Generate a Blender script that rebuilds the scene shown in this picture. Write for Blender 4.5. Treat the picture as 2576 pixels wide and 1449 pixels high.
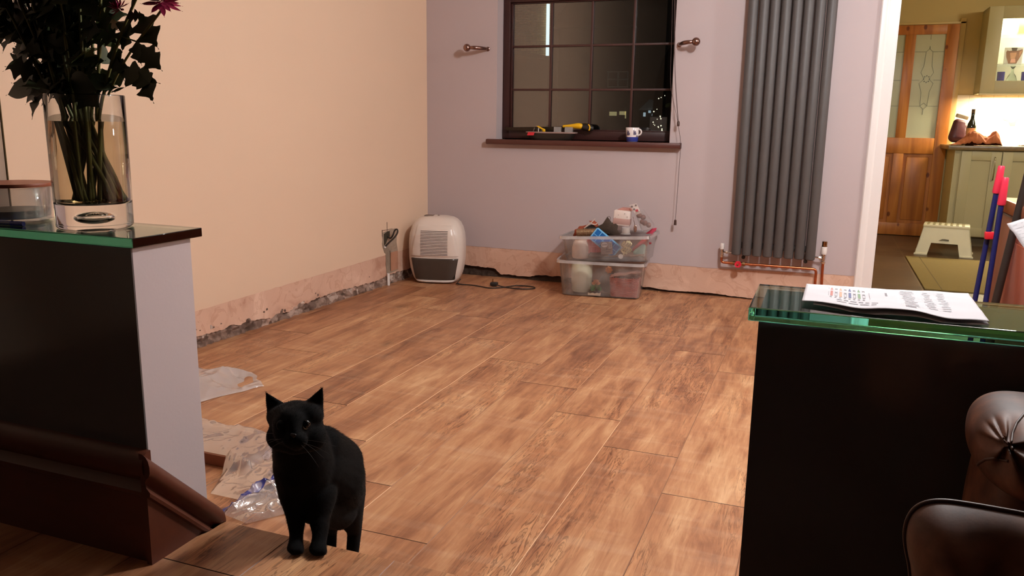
import bpy, bmesh, math, random
from mathutils import Vector, Matrix, Euler, noise
from mathutils.bvhtree import BVHTree

random.seed(7)
for o in list(bpy.data.objects):
    bpy.data.objects.remove(o, do_unlink=True)
SC = bpy.context.scene
COL = SC.collection

# ---------------------------------------------------------------- camera
cam_d = bpy.data.cameras.new('camera')
cam = bpy.data.objects.new('camera', cam_d)
COL.objects.link(cam)
R_ = ((0.93267091, 0.36043184, 0.01462409),
      (0.08542365, -0.18129576, -0.97971151),
      (-0.35046794, 0.91499767, -0.19987868))
cam.matrix_world = Matrix(((R_[0][0], -R_[1][0], -R_[2][0], 0.0),
                           (R_[0][1], -R_[1][1], -R_[2][1], 0.0),
                           (R_[0][2], -R_[1][2], -R_[2][2], 1.03),
                           (0, 0, 0, 1)))
cam_d.sensor_fit = 'HORIZONTAL'
cam_d.sensor_width = 36.0
cam_d.lens = 2029.26 / 2576 * 36.0
cam_d.clip_start = 0.02
cam_d.clip_end = 200
SC.camera = cam

# ---------------------------------------------------------------- world, lights, exposure
w = bpy.data.worlds.new('night')
SC.world = w
w.use_nodes = True
w.node_tree.nodes['Background'].inputs[0].default_value = (0.25, 0.2, 0.16, 1)
w.node_tree.nodes['Background'].inputs[1].default_value = 0.01
SC.view_settings.view_transform = 'Standard'
SC.view_settings.look = 'None'
SC.view_settings.gamma = 1.0
SC.view_settings.use_curve_mapping = False
SC.view_settings.exposure = 0.10


def light(name, kind, loc, power, color, size=0.1, rot=None, size_y=None, spot=None):
    d = bpy.data.lights.new(name, kind)
    d.energy = power
    d.color = color
    if kind == 'AREA':
        d.size = size
        if size_y:
            d.shape = 'RECTANGLE'
            d.size_y = size_y
    else:
        d.shadow_soft_size = size
    if spot:
        d.spot_size = spot
        d.spot_blend = 0.6
    o = bpy.data.objects.new(name, d)
    o.location = loc
    if rot:
        o.rotation_euler = rot
    COL.objects.link(o)
    return o


WARM = (0.96, 1.0, 1.03)
light('ceiling_lamp_far', 'POINT', (1.95, 3.75, 2.1), 56, WARM, 0.09)
light('ceiling_lamp_near', 'POINT', (0.25, 2.7, 2.25), 130, WARM, 0.10)
KW = (1.0, 0.86, 0.56)
light('kitchen_lamp', 'POINT', (2.3, 6.6, 2.2), 34, (1.0, 0.95, 0.72), 0.1)
light('under_cabinet_strip', 'AREA', (1.95, 8.62, 1.335), 45, KW, 1.35, (0, 0, 0), 0.06)
light('cabinet_inside_strip', 'AREA', (1.75, 8.60, 2.06), 26, (1.0, 0.93, 0.75), 0.8, (0, 0, 0), 0.1)
light('outside_wall_lamp', 'SPOT', (-8.0, 20.0, 5.0), 2600, (1.0, 0.9, 0.6), 0.05,
      (math.radians(85), 0, math.radians(-25)), None, math.radians(70))


# ---------------------------------------------------------------- materials
def lin(v):
    v = v / 255.0
    return v / 12.92 if v <= 0.04045 else ((v + 0.055) / 1.055) ** 2.4


def rgb(r, g, b):
    return (lin(r), lin(g), lin(b), 1.0)


def new_mat(name):
    m = bpy.data.materials.new(name)
    m.use_nodes = True
    nt = m.node_tree
    b = nt.nodes['Principled BSDF']
    return m, nt, b


def N(nt, t, **kw):
    n = nt.nodes.new(t)
    for k, v in kw.items():
        setattr(n, k, v)
    return n


def mat(name, col, rough=0.5, metal=0.0, var=0.06, scale=20.0, bump=0.0, spec=0.5, coat=0.0, emit=None, estr=0.0, trans=0.0, alpha=1.0, sss=0.0, stretch=None, detail=4.0, bscale=None):
    """plain surface: base colour with a little procedural unevenness, optional bump"""
    m, nt, b = new_mat(name)
    tc = N(nt, 'ShaderNodeTexCoord')
    mp = N(nt, 'ShaderNodeMapping')
    if stretch:
        mp.inputs['Scale'].default_value = stretch
    nt.links.new(tc.outputs['Object'], mp.inputs[0])
    nz = N(nt, 'ShaderNodeTexNoise')
    nz.inputs['Scale'].default_value = scale
    nz.inputs['Detail'].default_value = detail
    nt.links.new(mp.outputs[0], nz.inputs[0])
    mx = N(nt, 'ShaderNodeMix', data_type='RGBA')
    mx.inputs[6].default_value = tuple(c * (1 - var) for c in col[:3]) + (1,)
    mx.inputs[7].default_value = tuple(min(1, c * (1 + var)) for c in col[:3]) + (1,)
    nt.links.new(nz.outputs[0], mx.inputs[0])
    nt.links.new(mx.outputs[2], b.inputs['Base Color'])
    b.inputs['Roughness'].default_value = rough
    b.inputs['Metallic'].default_value = metal
    b.inputs['Specular IOR Level'].default_value = spec
    b.inputs['Coat Weight'].default_value = coat
    b.inputs['Coat Roughness'].default_value = 0.05
    b.inputs['Transmission Weight'].default_value = trans
    b.inputs['Alpha'].default_value = alpha
    if emit:
        b.inputs['Emission Color'].default_value = emit
        b.inputs['Emission Strength'].default_value = estr
    if bump:
        bp = N(nt, 'ShaderNodeBump')
        bp.inputs['Strength'].default_value = 1.0
        bp.inputs['Distance'].default_value = bump
        if bscale:
            n2 = N(nt, 'ShaderNodeTexNoise')
            n2.inputs['Scale'].default_value = bscale
            n2.inputs['Detail'].default_value = 5
            nt.links.new(mp.outputs[0], n2.inputs[0])
            nt.links.new(n2.outputs[0], bp.inputs['Height'])
        else:
            nt.links.new(nz.outputs[0], bp.inputs['Height'])
        nt.links.new(bp.outputs[0], b.inputs['Normal'])
    return m


def ramp(nt, stops):
    r = N(nt, 'ShaderNodeValToRGB')
    e = r.color_ramp.elements
    while len(e) > 1:
        e.remove(e[-1])
    e[0].position = stops[0][0]
    e[0].color = stops[0][1]
    for p, c in stops[1:]:
        x = e.new(p)
        x.color = c
    return r


def glass_mat(name, col=(1, 1, 1, 1), rough=0.0, ior=1.45, absorb=None, density=0.0):
    m = bpy.data.materials.new(name)
    m.use_nodes = True
    nt = m.node_tree
    nt.nodes.remove(nt.nodes['Principled BSDF'])
    g = N(nt, 'ShaderNodeBsdfGlass')
    g.inputs['Color'].default_value = col
    g.inputs['Roughness'].default_value = rough
    g.inputs['IOR'].default_value = ior
    nt.links.new(g.outputs[0], nt.nodes['Material Output'].inputs[0])
    if absorb:
        v = N(nt, 'ShaderNodeVolumeAbsorption')
        v.inputs['Color'].default_value = absorb
        v.inputs['Density'].default_value = density
        nt.links.new(v.outputs[0], nt.nodes['Material Output'].inputs['Volume'])
    return m


def film_mat(name, col, clear=0.6, gloss=0.15, rough=0.15, bump=0.0, scale=30.0):
    """thin see-through plastic: part clear, part milky, part shiny"""
    m = bpy.data.materials.new(name)
    m.use_nodes = True
    nt = m.node_tree
    nt.nodes.remove(nt.nodes['Principled BSDF'])
    t = N(nt, 'ShaderNodeBsdfTransparent')
    t.inputs[0].default_value = (1, 1, 1, 1)
    d = N(nt, 'ShaderNodeBsdfDiffuse')
    d.inputs[0].default_value = col
    tl = N(nt, 'ShaderNodeBsdfTranslucent')
    tl.inputs[0].default_value = col
    a = N(nt, 'ShaderNodeMixShader')
    a.inputs[0].default_value = 0.35
    nt.links.new(d.outputs[0], a.inputs[1])
    nt.links.new(tl.outputs[0], a.inputs[2])
    b = N(nt, 'ShaderNodeMixShader')
    tc = N(nt, 'ShaderNodeTexCoord')
    nz = N(nt, 'ShaderNodeTexNoise')
    nz.inputs['Scale'].default_value = scale * 0.4
    nt.links.new(tc.outputs['Object'], nz.inputs[0])
    mr = N(nt, 'ShaderNodeMapRange')
    mr.inputs[1].default_value = 0.3
    mr.inputs[2].default_value = 0.7
    mr.inputs[3].default_value = max(0, 1 - clear - 0.08)
    mr.inputs[4].default_value = min(1, 1 - clear + 0.08)
    nt.links.new(nz.outputs[0], mr.inputs[0])
    nt.links.new(mr.outputs[0], b.inputs[0])
    nt.links.new(t.outputs[0], b.inputs[1])
    nt.links.new(a.outputs[0], b.inputs[2])
    g = N(nt, 'ShaderNodeBsdfGlossy')
    g.inputs['Roughness'].default_value = rough
    c = N(nt, 'ShaderNodeMixShader')
    fr = N(nt, 'ShaderNodeFresnel')
    fr.inputs[0].default_value = 1.45
    mu = N(nt, 'ShaderNodeMath', operation='MULTIPLY')
    mu.inputs[1].default_value = gloss / 0.04 * 0.6
    cl = N(nt, 'ShaderNodeClamp')
    nt.links.new(fr.outputs[0], mu.inputs[0])
    nt.links.new(mu.outputs[0], cl.inputs[0])
    cl.inputs[2].default_value = 0.6
    nt.links.new(cl.outputs[0], c.inputs[0])
    nt.links.new(b.outputs[0], c.inputs[1])
    nt.links.new(g.outputs[0], c.inputs[2])
    if bump:
        n2 = N(nt, 'ShaderNodeTexNoise')
        n2.inputs['Scale'].default_value = scale
        n2.inputs['Detail'].default_value = 3
        nt.links.new(tc.outputs['Object'], n2.inputs[0])
        bp = N(nt, 'ShaderNodeBump')
        bp.inputs['Distance'].default_value = bump
        nt.links.new(n2.outputs[0], bp.inputs['Height'])
        nt.links.new(bp.outputs[0], g.inputs['Normal'])
        nt.links.new(bp.outputs[0], fr.inputs['Normal'])
    nt.links.new(c.outputs[0], nt.nodes['Material Output'].inputs[0])
    return m


# ---------------------------------------------------------------- mesh helpers
class MB:
    def __init__(self):
        self.bm = bmesh.new()

    def _merge(self, b2, mi=0):
        for f in b2.faces:
            f.material_index = mi
        me = bpy.data.meshes.new('tmp')
        b2.to_mesh(me)
        b2.free()
        self.bm.from_mesh(me)
        bpy.data.meshes.remove(me)

    def box(self, c, s, bev=0.0, rot=None, mi=0, seg=2, pivot=None):
        b = bmesh.new()
        bmesh.ops.create_cube(b, size=1.0)
        bmesh.ops.scale(b, vec=Vector(s), verts=b.verts)
        if bev > 0:
            bmesh.ops.bevel(b, geom=list(b.edges), offset=bev, segments=seg, profile=0.5, affect='EDGES')
        M = Matrix.Translation(Vector(c))
        if rot is not None:
            M = M @ (rot if isinstance(rot, Matrix) else Euler(rot).to_matrix().to_4x4())
        bmesh.ops.transform(b, matrix=M, verts=b.verts)
        self._merge(b, mi)
        return self

    def b2(self, x0, x1, y0, y1, z0, z1, bev=0.0, mi=0):
        return self.box(((x0 + x1) / 2, (y0 + y1) / 2, (z0 + z1) / 2), (abs(x1 - x0), abs(y1 - y0), abs(z1 - z0)), bev, None, mi)

    def tube(self, pts, r, seg=10, mi=0, cap=True, smooth=0):
        P = [Vector(p) for p in pts]
        rr = list(r) if isinstance(r, (list, tuple)) else [r] * len(P)
        for _ in range(smooth):
            Q, q = [P[0]], [rr[0]]
            for i in range(len(P) - 1):
                Q += [P[i] * .75 + P[i + 1] * .25, P[i] * .25 + P[i + 1] * .75]
                q += [rr[i] * .75 + rr[i + 1] * .25, rr[i] * .25 + rr[i + 1] * .75]
            Q.append(P[-1])
            q.append(rr[-1])
            P, rr = Q, q
        bm = self.bm
        rings = []
        t0 = (P[1] - P[0]).normalized()
        up = Vector((0, 0, 1)) if abs(t0.z) < 0.9 else Vector((1, 0, 0))
        n = t0.cross(up).normalized()
        for i, p in enumerate(P):
            if i == 0:
                t = (P[1] - P[0])
            elif i == len(P) - 1:
                t = (P[-1] - P[-2])
            else:
                t = (P[i + 1] - P[i]).normalized() + (P[i] - P[i - 1]).normalized()
            if t.length < 1e-9:
                t = t0
            t.normalize()
            n = (n - t * n.dot(t))
            if n.length < 1e-6:
                n = t.orthogonal()
            n.normalize()
            bn = t.cross(n)
            rings.append([bm.verts.new(p + (n * math.cos(2 * math.pi * k / seg) + bn * math.sin(2 * math.pi * k / seg)) * rr[i]) for k in range(seg)])
        fs = []
        for a, b in zip(rings[:-1], rings[1:]):
            for k in range(seg):
                fs.append(bm.faces.new((a[k], a[(k + 1) % seg], b[(k + 1) % seg], b[k])))
        if cap:
            fs.append(bm.faces.new(rings[0][::-1]))
            fs.append(bm.faces.new(rings[-1]))
        for f in fs:
            f.material_index = mi
        return self

    def lathe(self, prof, c=(0, 0, 0), seg=32, rot=None, mi=0, sx=1.0, sy=1.0):
        """prof: list of (radius, z); r=0 closes to a point"""
        b = bmesh.new()
        rings = []
        for r, z in prof:
            if r <= 1e-7:
                rings.append([b.verts.new((0, 0, z))])
            else:
                rings.append([b.verts.new((r * sx * math.cos(2 * math.pi * k / seg), r * sy * math.sin(2 * math.pi * k / seg), z)) for k in range(seg)])
        for A, B in zip(rings[:-1], rings[1:]):
            for k in range(seg):
                k2 = (k + 1) % seg
                if len(A) == 1 and len(B) == 1:
                    continue
                if len(A) == 1:
                    b.faces.new((A[0], B[k2], B[k])[::-1])
                elif len(B) == 1:
                    b.faces.new((A[k], A[k2], B[0]))
                else:
                    b.faces.new((A[k], A[k2], B[k2], B[k]))
        M = Matrix.Translation(Vector(c))
        if rot is not None:
            M = M @ (rot if isinstance(rot, Matrix) else Euler(rot).to_matrix().to_4x4())
        bmesh.ops.transform(b, matrix=M, verts=b.verts)
        self._merge(b, mi)
        return self

    def ball(self, c, r, sub=3, sc=(1, 1, 1), mi=0, rot=None):
        b = bmesh.new()
        bmesh.ops.create_icosphere(b, subdivisions=sub, radius=r)
        M = Matrix.Translation(Vector(c))
        if rot is not None:
            M = M @ Euler(rot).to_matrix().to_4x4()
        M = M @ Matrix.Diagonal((sc[0], sc[1], sc[2], 1))
        bmesh.ops.transform(b, matrix=M, verts=b.verts)
        self._merge(b, mi)
        return self

    def hull(self, spheres, sub=2, mi=0):
        b = bmesh.new()
        for x, y, z, r in spheres:
            bmesh.ops.create_icosphere(b, subdivisions=sub, radius=r, matrix=Matrix.Translation((x, y, z)))
        r = bmesh.ops.convex_hull(b, input=list(b.verts))
        dead = [g for g in set(r['geom_interior'] + r['geom_unused']) if isinstance(g, bmesh.types.BMVert)]
        bmesh.ops.delete(b, geom=dead, context='VERTS')
        self._merge(b, mi)
        return self

    def grid(self, nu, nv, fn, mi=0, closed_u=False):
        bm = self.bm
        V = [[bm.verts.new(fn(i / (nu if closed_u else max(1, nu - 1)), j / max(1, nv - 1))) for j in range(nv)] for i in range(nu)]
        for i in range(nu if closed_u else nu - 1):
            for j in range(nv - 1):
                a, b = V[i], V[(i + 1) % nu]
                f = bm.faces.new((a[j], b[j], b[j + 1], a[j + 1]))
                f.material_index = mi
        return self

    def poly(self, pts, mi=0):
        f = self.bm.faces.new([self.bm.verts.new(p) for p in pts])
        f.material_index = mi
        return self

    def prism(self, pts, d, mi=0, bev=0.0):
        """polygon pts swept along vector d"""
        b = bmesh.new()
        n = len(pts)
        A = [b.verts.new(p) for p in pts]
        B = [b.verts.new(Vector(p) + Vector(d)) for p in pts]
        b.faces.new(A)
        b.faces.new(B[::-1])
        for k in range(n):
            b.faces.new((A[(k + 1) % n], A[k], B[k], B[(k + 1) % n]))
        bmesh.ops.recalc_face_normals(b, faces=b.faces)
        if bev:
            bmesh.ops.bevel(b, geom=list(b.edges), offset=bev, segments=2, profile=0.5, affect='EDGES')
        self._merge(b, mi)
        return self

    def xf(self, M):
        bmesh.ops.transform(self.bm, matrix=M, verts=self.bm.verts)
        return self


def link(name, me, parent=None, local=False):
    o = bpy.data.objects.new(name, me)
    COL.objects.link(o)
    if parent is not None:
        o.parent = parent
        if not local:
            o.matrix_parent_inverse = world_of(parent).inverted()
    return o


def world_of(o):
    M = o.matrix_parent_inverse @ o.matrix_basis if o.parent else o.matrix_basis
    return (world_of(o.parent) @ M) if o.parent else M.copy()


def obj(name, mb, mats, parent=None, smooth=35, local=False, solid=None, recalc=False, **props):
    if recalc:
        bmesh.ops.recalc_face_normals(mb.bm, faces=mb.bm.faces)
    me = bpy.data.meshes.new(name)
    mb.bm.to_mesh(me)
    mb.bm.free()
    if not isinstance(mats, (list, tuple)):
        mats = [mats]
    for m in mats:
        me.materials.append(m)
    if smooth:
        for p in me.polygons:
            p.use_smooth = True
        if smooth < 180:
            me.set_sharp_from_angle(angle=math.radians(smooth))
    o = link(name, me, parent, local)
    if solid:
        md = o.modifiers.new('thickness', 'SOLIDIFY')
        md.thickness = solid
        md.offset = 0
    for k, v in props.items():
        o[k] = v
    return o


def thing(name, label, cat, loc=(0, 0, 0), rotz=0.0, group=None, rot=None):
    o = bpy.data.objects.new(name, None)
    COL.objects.link(o)
    o.location = loc
    o.rotation_euler = rot if rot is not None else (0, 0, rotz)
    o.empty_display_size = 0.05
    o['label'] = label
    o['category'] = cat
    if group:
        o['group'] = group
    return o


def tag(o, label, cat, group=None):
    o['label'] = label
    o['category'] = cat
    if group:
        o['group'] = group
    return o


def struct(o):
    o['kind'] = 'structure'
    return o


def copy_tree(o, parent=None):
    c = o.copy()
    COL.objects.link(c)
    if parent is not None:
        inv = o.matrix_parent_inverse.copy()
        c.parent = parent
        c.matrix_parent_inverse = inv
    for ch in [x for x in COL.objects if x.parent == o]:
        copy_tree(ch, c)
    return c


def lerp_list(xs, x):
    if x <= xs[0][0]:
        return xs[0][1]
    for (a, va), (b, vb) in zip(xs[:-1], xs[1:]):
        if x <= b:
            return va + (vb - va) * (x - a) / (b - a)
    return xs[-1][1]


YB = 5.012        # face of the far wall
UP = 0.18         # raised floor level


def LX(y):        # face of the left wall
    return -2.555 - (5.012 - y) * 0.0257

# ================================================================ ROOM
# ---- laminate
def wood_mat(name, stops, tint=1.0, rough=0.42, spec=0.5):
    m, nt, b = new_mat(name)
    uv = N(nt, 'ShaderNodeUVMap')
    uv.uv_map = 'plank'
    at = N(nt, 'ShaderNodeAttribute')
    at.attribute_name = 'plank_id'
    sp = N(nt, 'ShaderNodeSeparateXYZ')
    nt.links.new(uv.outputs[0], sp.inputs[0])
    off = N(nt, 'ShaderNodeVectorMath', operation='MULTIPLY')
    off.inputs[1].default_value = (37.0, 53.0, 71.0)
    nt.links.new(at.outputs['Color'], off.inputs[0])
    base = N(nt, 'ShaderNodeVectorMath', operation='ADD')
    nt.links.new(uv.outputs[0], base.inputs[0])
    nt.links.new(off.outputs[0], base.inputs[1])

    def tex(sx, sy, detail, rough_, dist=0.0):
        mp = N(nt, 'ShaderNodeMapping')
        mp.inputs['Scale'].default_value = (sx, sy, 1)
        nt.links.new(base.outputs[0], mp.inputs[0])
        n = N(nt, 'ShaderNodeTexNoise')
        n.inputs['Scale'].default_value = 1.0
        n.inputs['Detail'].default_value = detail
        n.inputs['Roughness'].default_value = rough_
        n.inputs['Distortion'].default_value = dist
        nt.links.new(mp.outputs[0], n.inputs[0])
        return n
    big = tex(2.2, 8.0, 4, 0.6, 0.8)
    mid = tex(3.2, 22.0, 6, 0.62, 0.9)
    fine = tex(9.0, 150.0, 4, 0.6, 0.4)
    saw = tex(26.0, 3.0, 2, 0.5)
    # mix heights
    a = N(nt, 'ShaderNodeMath', operation='MULTIPLY')
    a.inputs[1].default_value = 0.48
    nt.links.new(big.outputs[0], a.inputs[0])
    c = N(nt, 'ShaderNodeMath', operation='MULTIPLY_ADD')
    c.inputs[1].default_value = 0.42
    nt.links.new(mid.outputs[0], c.inputs[0])
    nt.links.new(a.outputs[0], c.inputs[2])
    d = N(nt, 'ShaderNodeMath', operation='MULTIPLY_ADD')
    d.inputs[1].default_value = 0.12
    nt.links.new(fine.outputs[0], d.inputs[0])
    nt.links.new(c.outputs[0], d.inputs[2])
    # per plank shift of tone
    sh = N(nt, 'ShaderNodeSeparateColor')
    nt.links.new(at.outputs['Color'], sh.inputs[0])
    e = N(nt, 'ShaderNodeMath', operation='MULTIPLY_ADD')
    e.inputs[1].default_value = 0.09
    nt.links.new(sh.outputs[0], e.inputs[0])
    nt.links.new(d.outputs[0], e.inputs[2])
    f = N(nt, 'ShaderNodeMath', operation='SUBTRACT')
    f.inputs[1].default_value = 0.045
    nt.links.new(e.outputs[0], f.inputs[0])
    r = ramp(nt, stops)
    nt.links.new(f.outputs[0], r.inputs[0])
    # dark fine pores
    pr = ramp(nt, [(0.30, (0.42, 0.34, 0.30, 1)), (0.44, (1, 1, 1, 1))])
    nt.links.new(fine.outputs[0], pr.inputs[0])
    # pores only where the middle noise is high
    pm = ramp(nt, [(0.5, (0, 0, 0, 1)), (0.66, (1, 1, 1, 1))])
    nt.links.new(mid.outputs[0], pm.inputs[0])
    mul = N(nt, 'ShaderNodeMix', data_type='RGBA', blend_type='MULTIPLY')
    nt.links.new(pm.outputs[0], mul.inputs[0])
    nt.links.new(r.outputs[0], mul.inputs[6])
    nt.links.new(pr.outputs[0], mul.inputs[7])
    # knots
    vo = N(nt, 'ShaderNodeTexVoronoi', feature='F1')
    mk = N(nt, 'ShaderNodeMapping')
    mk.inputs['Scale'].default_value = (1.5, 3.6, 1)
    nt.links.new(base.outputs[0], mk.inputs[0])
    wob = N(nt, 'ShaderNodeVectorMath', operation='MULTIPLY_ADD')
    wob.inputs[1].default_value = (0.22, 0.22, 0)
    nt.links.new(mid.outputs[1], wob.inputs[0])
    nt.links.new(mk.outputs[0], wob.inputs[2])
    nt.links.new(wob.outputs[0], vo.inputs['Vector'])
    vo.inputs['Scale'].default_value = 1.0
    kr = ramp(nt, [(0.0, (0.22, 0.16, 0.13, 1)), (0.035, (0.4, 0.3, 0.26, 1)), (0.10, (0.75, 0.66, 0.6, 1)), (0.24, (1, 1, 1, 1))])
    nt.links.new(vo.outputs['Distance'], kr.inputs[0])
    mul2 = N(nt, 'ShaderNodeMix', data_type='RGBA', blend_type='MULTIPLY')
    mul2.inputs[0].default_value = 0.8
    nt.links.new(mul.outputs[2], mul2.inputs[6])
    nt.links.new(kr.outputs[0], mul2.inputs[7])
    # pale saw marks across
    sr = ramp(nt, [(0.52, (0, 0, 0, 1)), (0.70, (0.5, 0.5, 0.5, 1))])
    nt.links.new(saw.outputs[0], sr.inputs[0])
    mx = N(nt, 'ShaderNodeMix', data_type='RGBA', blend_type='SCREEN')
    nt.links.new(sr.outputs[0], mx.inputs[0])
    mx.inputs[7].default_value = (0.13, 0.10, 0.07, 1)
    # grey crackled grain in patches
    crk = tex(4.5, 42.0, 3, 0.5, 2.2)
    zone = tex(1.1, 5.0, 2, 0.5, 0.4)
    cr = ramp(nt, [(0.455, (1, 1, 1, 1)), (0.492, (0.40, 0.33, 0.30, 1)), (0.505, (0.40, 0.33, 0.30, 1)), (0.54, (1.12, 1.1, 1.06, 1))])
    nt.links.new(crk.outputs[0], cr.inputs[0])
    zr = ramp(nt, [(0.50, (0, 0, 0, 1)), (0.62, (0.85, 0.85, 0.85, 1))])
    nt.links.new(zone.outputs[0], zr.inputs[0])
    mul3 = N(nt, 'ShaderNodeMix', data_type='RGBA', blend_type='MULTIPLY')
    nt.links.new(zr.outputs[0], mul3.inputs[0])
    nt.links.new(mul2.outputs[2], mul3.inputs[6])
    nt.links.new(cr.outputs[0], mul3.inputs[7])
    nt.links.new(mul3.outputs[2], mx.inputs[6])
    nt.links.new(mx.outputs[2], b.inputs['Base Color'])
    b.inputs['Roughness'].default_value = rough
    b.inputs['Specular IOR Level'].default_value = spec
    bp = N(nt, 'ShaderNodeBump')
    bp.inputs['Distance'].default_value = 0.0009
    bp.inputs['Strength'].default_value = 0.8
    nt.links.new(fine.outputs[0], bp.inputs['Height'])
    bp2 = N(nt, 'ShaderNodeBump')
    bp2.inputs['Distance'].default_value = 0.0018
    bp2.inputs['Strength'].default_value = 0.7
    nt.links.new(mid.outputs[0], bp2.inputs['Height'])
    nt.links.new(bp.outputs[0], bp2.inputs['Normal'])
    nt.links.new(bp2.outputs[0], b.inputs['Normal'])
    return m


OAK = [(0.30, rgb(94, 56, 38)), (0.41, rgb(138, 88, 60)), (0.51, rgb(170, 116, 80)), (0.60, rgb(190, 140, 100)), (0.72, rgb(216, 172, 130))]
M_OAK = wood_mat('oak_laminate', OAK, rough=0.40)
M_GROOVE = mat('laminate_bevel_end', rgb(70, 44, 32), 0.6)
m, nt, b = new_mat('laminate_bevel_side')
at_ = N(nt, 'ShaderNodeAttribute')
at_.attribute_name = 'plank_id'
sc_ = N(nt, 'ShaderNodeSeparateColor')
nt.links.new(at_.outputs['Color'], sc_.inputs[0])
gr = ramp(nt, [(0.25, rgb(128, 84, 58)), (0.55, rgb(172, 122, 88)), (0.8, rgb(214, 168, 128))])
nt.links.new(sc_.outputs[1], gr.inputs[0])
nt.links.new(gr.outputs[0], b.inputs['Base Color'])
M_GROOVE2 = m  # paler tones paint in the light that long plank edges catch


def planks(name, rows, z, parent=None):
    """rows: list of (x0, x1, [y breaks])"""
    bm = bmesh.new()
    uvl = bm.loops.layers.uv.new('plank')
    col = bm.loops.layers.float_color.new('plank_id')
    g, dp = 0.0015, 0.0012
    rnd = random.Random(3)
    for x0, x1, ys in rows:
        for y0, y1 in zip(ys[:-1], ys[1:]):
            pid = (rnd.random(), rnd.random(), rnd.random(), 1)
            u0 = rnd.random() * 3
            o = [bm.verts.new(p) for p in ((x0, y0, z - dp), (x1, y0, z - dp), (x1, y1, z - dp), (x0, y1, z - dp))]
            i = [bm.verts.new(p) for p in ((x0 + g, y0 + g, z), (x1 - g, y0 + g, z), (x1 - g, y1 - g, z), (x0 + g, y1 - g, z))]
            fs = [(bm.faces.new(i), 0)]
            for k in range(4):
                fs.append((bm.faces.new((o[k], o[(k + 1) % 4], i[(k + 1) % 4], i[k])), 1 if k in (0, 2) else 2))
            for f, mi in fs:
                f.material_index = mi
                for lp in f.loops:
                    lp[uvl].uv = (lp.vert.co.y - y0 + u0, lp.vert.co.x - x0)
                    lp[col] = pid
    # body under the boards
    X0, X1 = min(r[0] for r in rows), max(r[1] for r in rows)
    Y0, Y1 = min(r[2][0] for r in rows), max(r[2][-1] for r in rows)
    for f in bmesh.ops.create_cube(bm, size=1.0, matrix=Matrix.Translation(((X0 + X1) / 2, (Y0 + Y1) / 2, z - dp - 0.012)) @ Matrix.Diagonal((X1 - X0, Y1 - Y0, 0.022, 1)))['verts']:
        pass
    me = bpy.data.meshes.new(name)
    bm.to_mesh(me)
    bm.free()
    for m in (M_OAK, M_GROOVE, M_GROOVE2):
        me.materials.append(m)
    return struct(link(name, me, parent))


PW = 0.2435
ENDS = {-0.3600: [2.16], -0.6035: [2.43, 3.685], -0.847: [2.676, 1.45], -1.0905: [1.648, 2.951], -1.334: [1.90, 3.213],
        -1.5775: [2.161, 3.5], -1.821: [2.431, 3.9], -2.0645: [2.70], -2.308: [2.97, 4.25]}
rows = []
x = -0.36 - PW * 10
rr = random.Random(11)
while x < 3.88:
    key = min(ENDS, key=lambda k: abs(k - x))
    ends = ENDS[key] if abs(key - x) < 0.02 else [1.3 + rr.random() * 1.2]
    L = 1.262
    ys = set()
    for e in ends:
        ys.add(e)
    lo, hi = min(ys), max(ys)
    while hi + L < 5.1:
        hi += L
        ys.add(hi)
    while lo - L > 1.2:
        lo -= L
        ys.add(lo)
    ys = [1.2] + sorted(y for y in ys if 1.21 < y < 5.08) + [5.1]
    x1 = x + PW
    rows.append((max(x, -2.66), min(x1, 3.9), ys))
    x = x1
planks('floor', rows, 0.0)

# raised floor at the near side
rows = []
x = -0.729 - PW * 9
while x < 3.88:
    ys = [-4.6, -1.7 + rr.random() * .6, -0.6 + rr.random() * .5, 0.3 + rr.random() * .3, 1.112 if x < -0.9 else 0.86 + rr.random() * .1, 1.2785]
    rows.append((max(x, -2.78), min(x + PW, 3.9), ys))
    x += PW
planks('raised_floor', rows, UP)
mb = MB()
mb.b2(-2.78, 3.9, 1.255, 1.277, 0.0, UP - 0.024)
mb.b2(-2.78, 3.9, -4.6, 1.25, -0.02, UP - 0.03)
struct(obj('trim_4', mb, mat('riser_oak', rgb(120, 80, 56), 0.5)))

struct(obj('light_damping_floor', MB().b2(-2.6, 3.8, -4.5, .86, UP, UP + .008), mat('light_damping_carpet', rgb(44, 32, 26), .95, 0, .3, 90), smooth=0))  # unseen dark carpet added to cut light bouncing to the near side

# ---- wall surfaces
def paint(name, col, var=0.03, rough=0.8):
    return mat(name, col, rough, 0, var, 1.3, 0.00018, 0.3, bscale=160, detail=3)


M_PEACH = paint('peach_cream_paint', rgb(226, 194, 166), 0.035)
M_LILAC = paint('greige_lilac_paint', rgb(190, 173, 172), 0.035)
M_WHITE = mat('white_gloss_paint', rgb(238, 229, 224), 0.3, 0, 0.02, 6)
M_CEIL = paint('ceiling_paint', rgb(225, 215, 205), 0.02)


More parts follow.
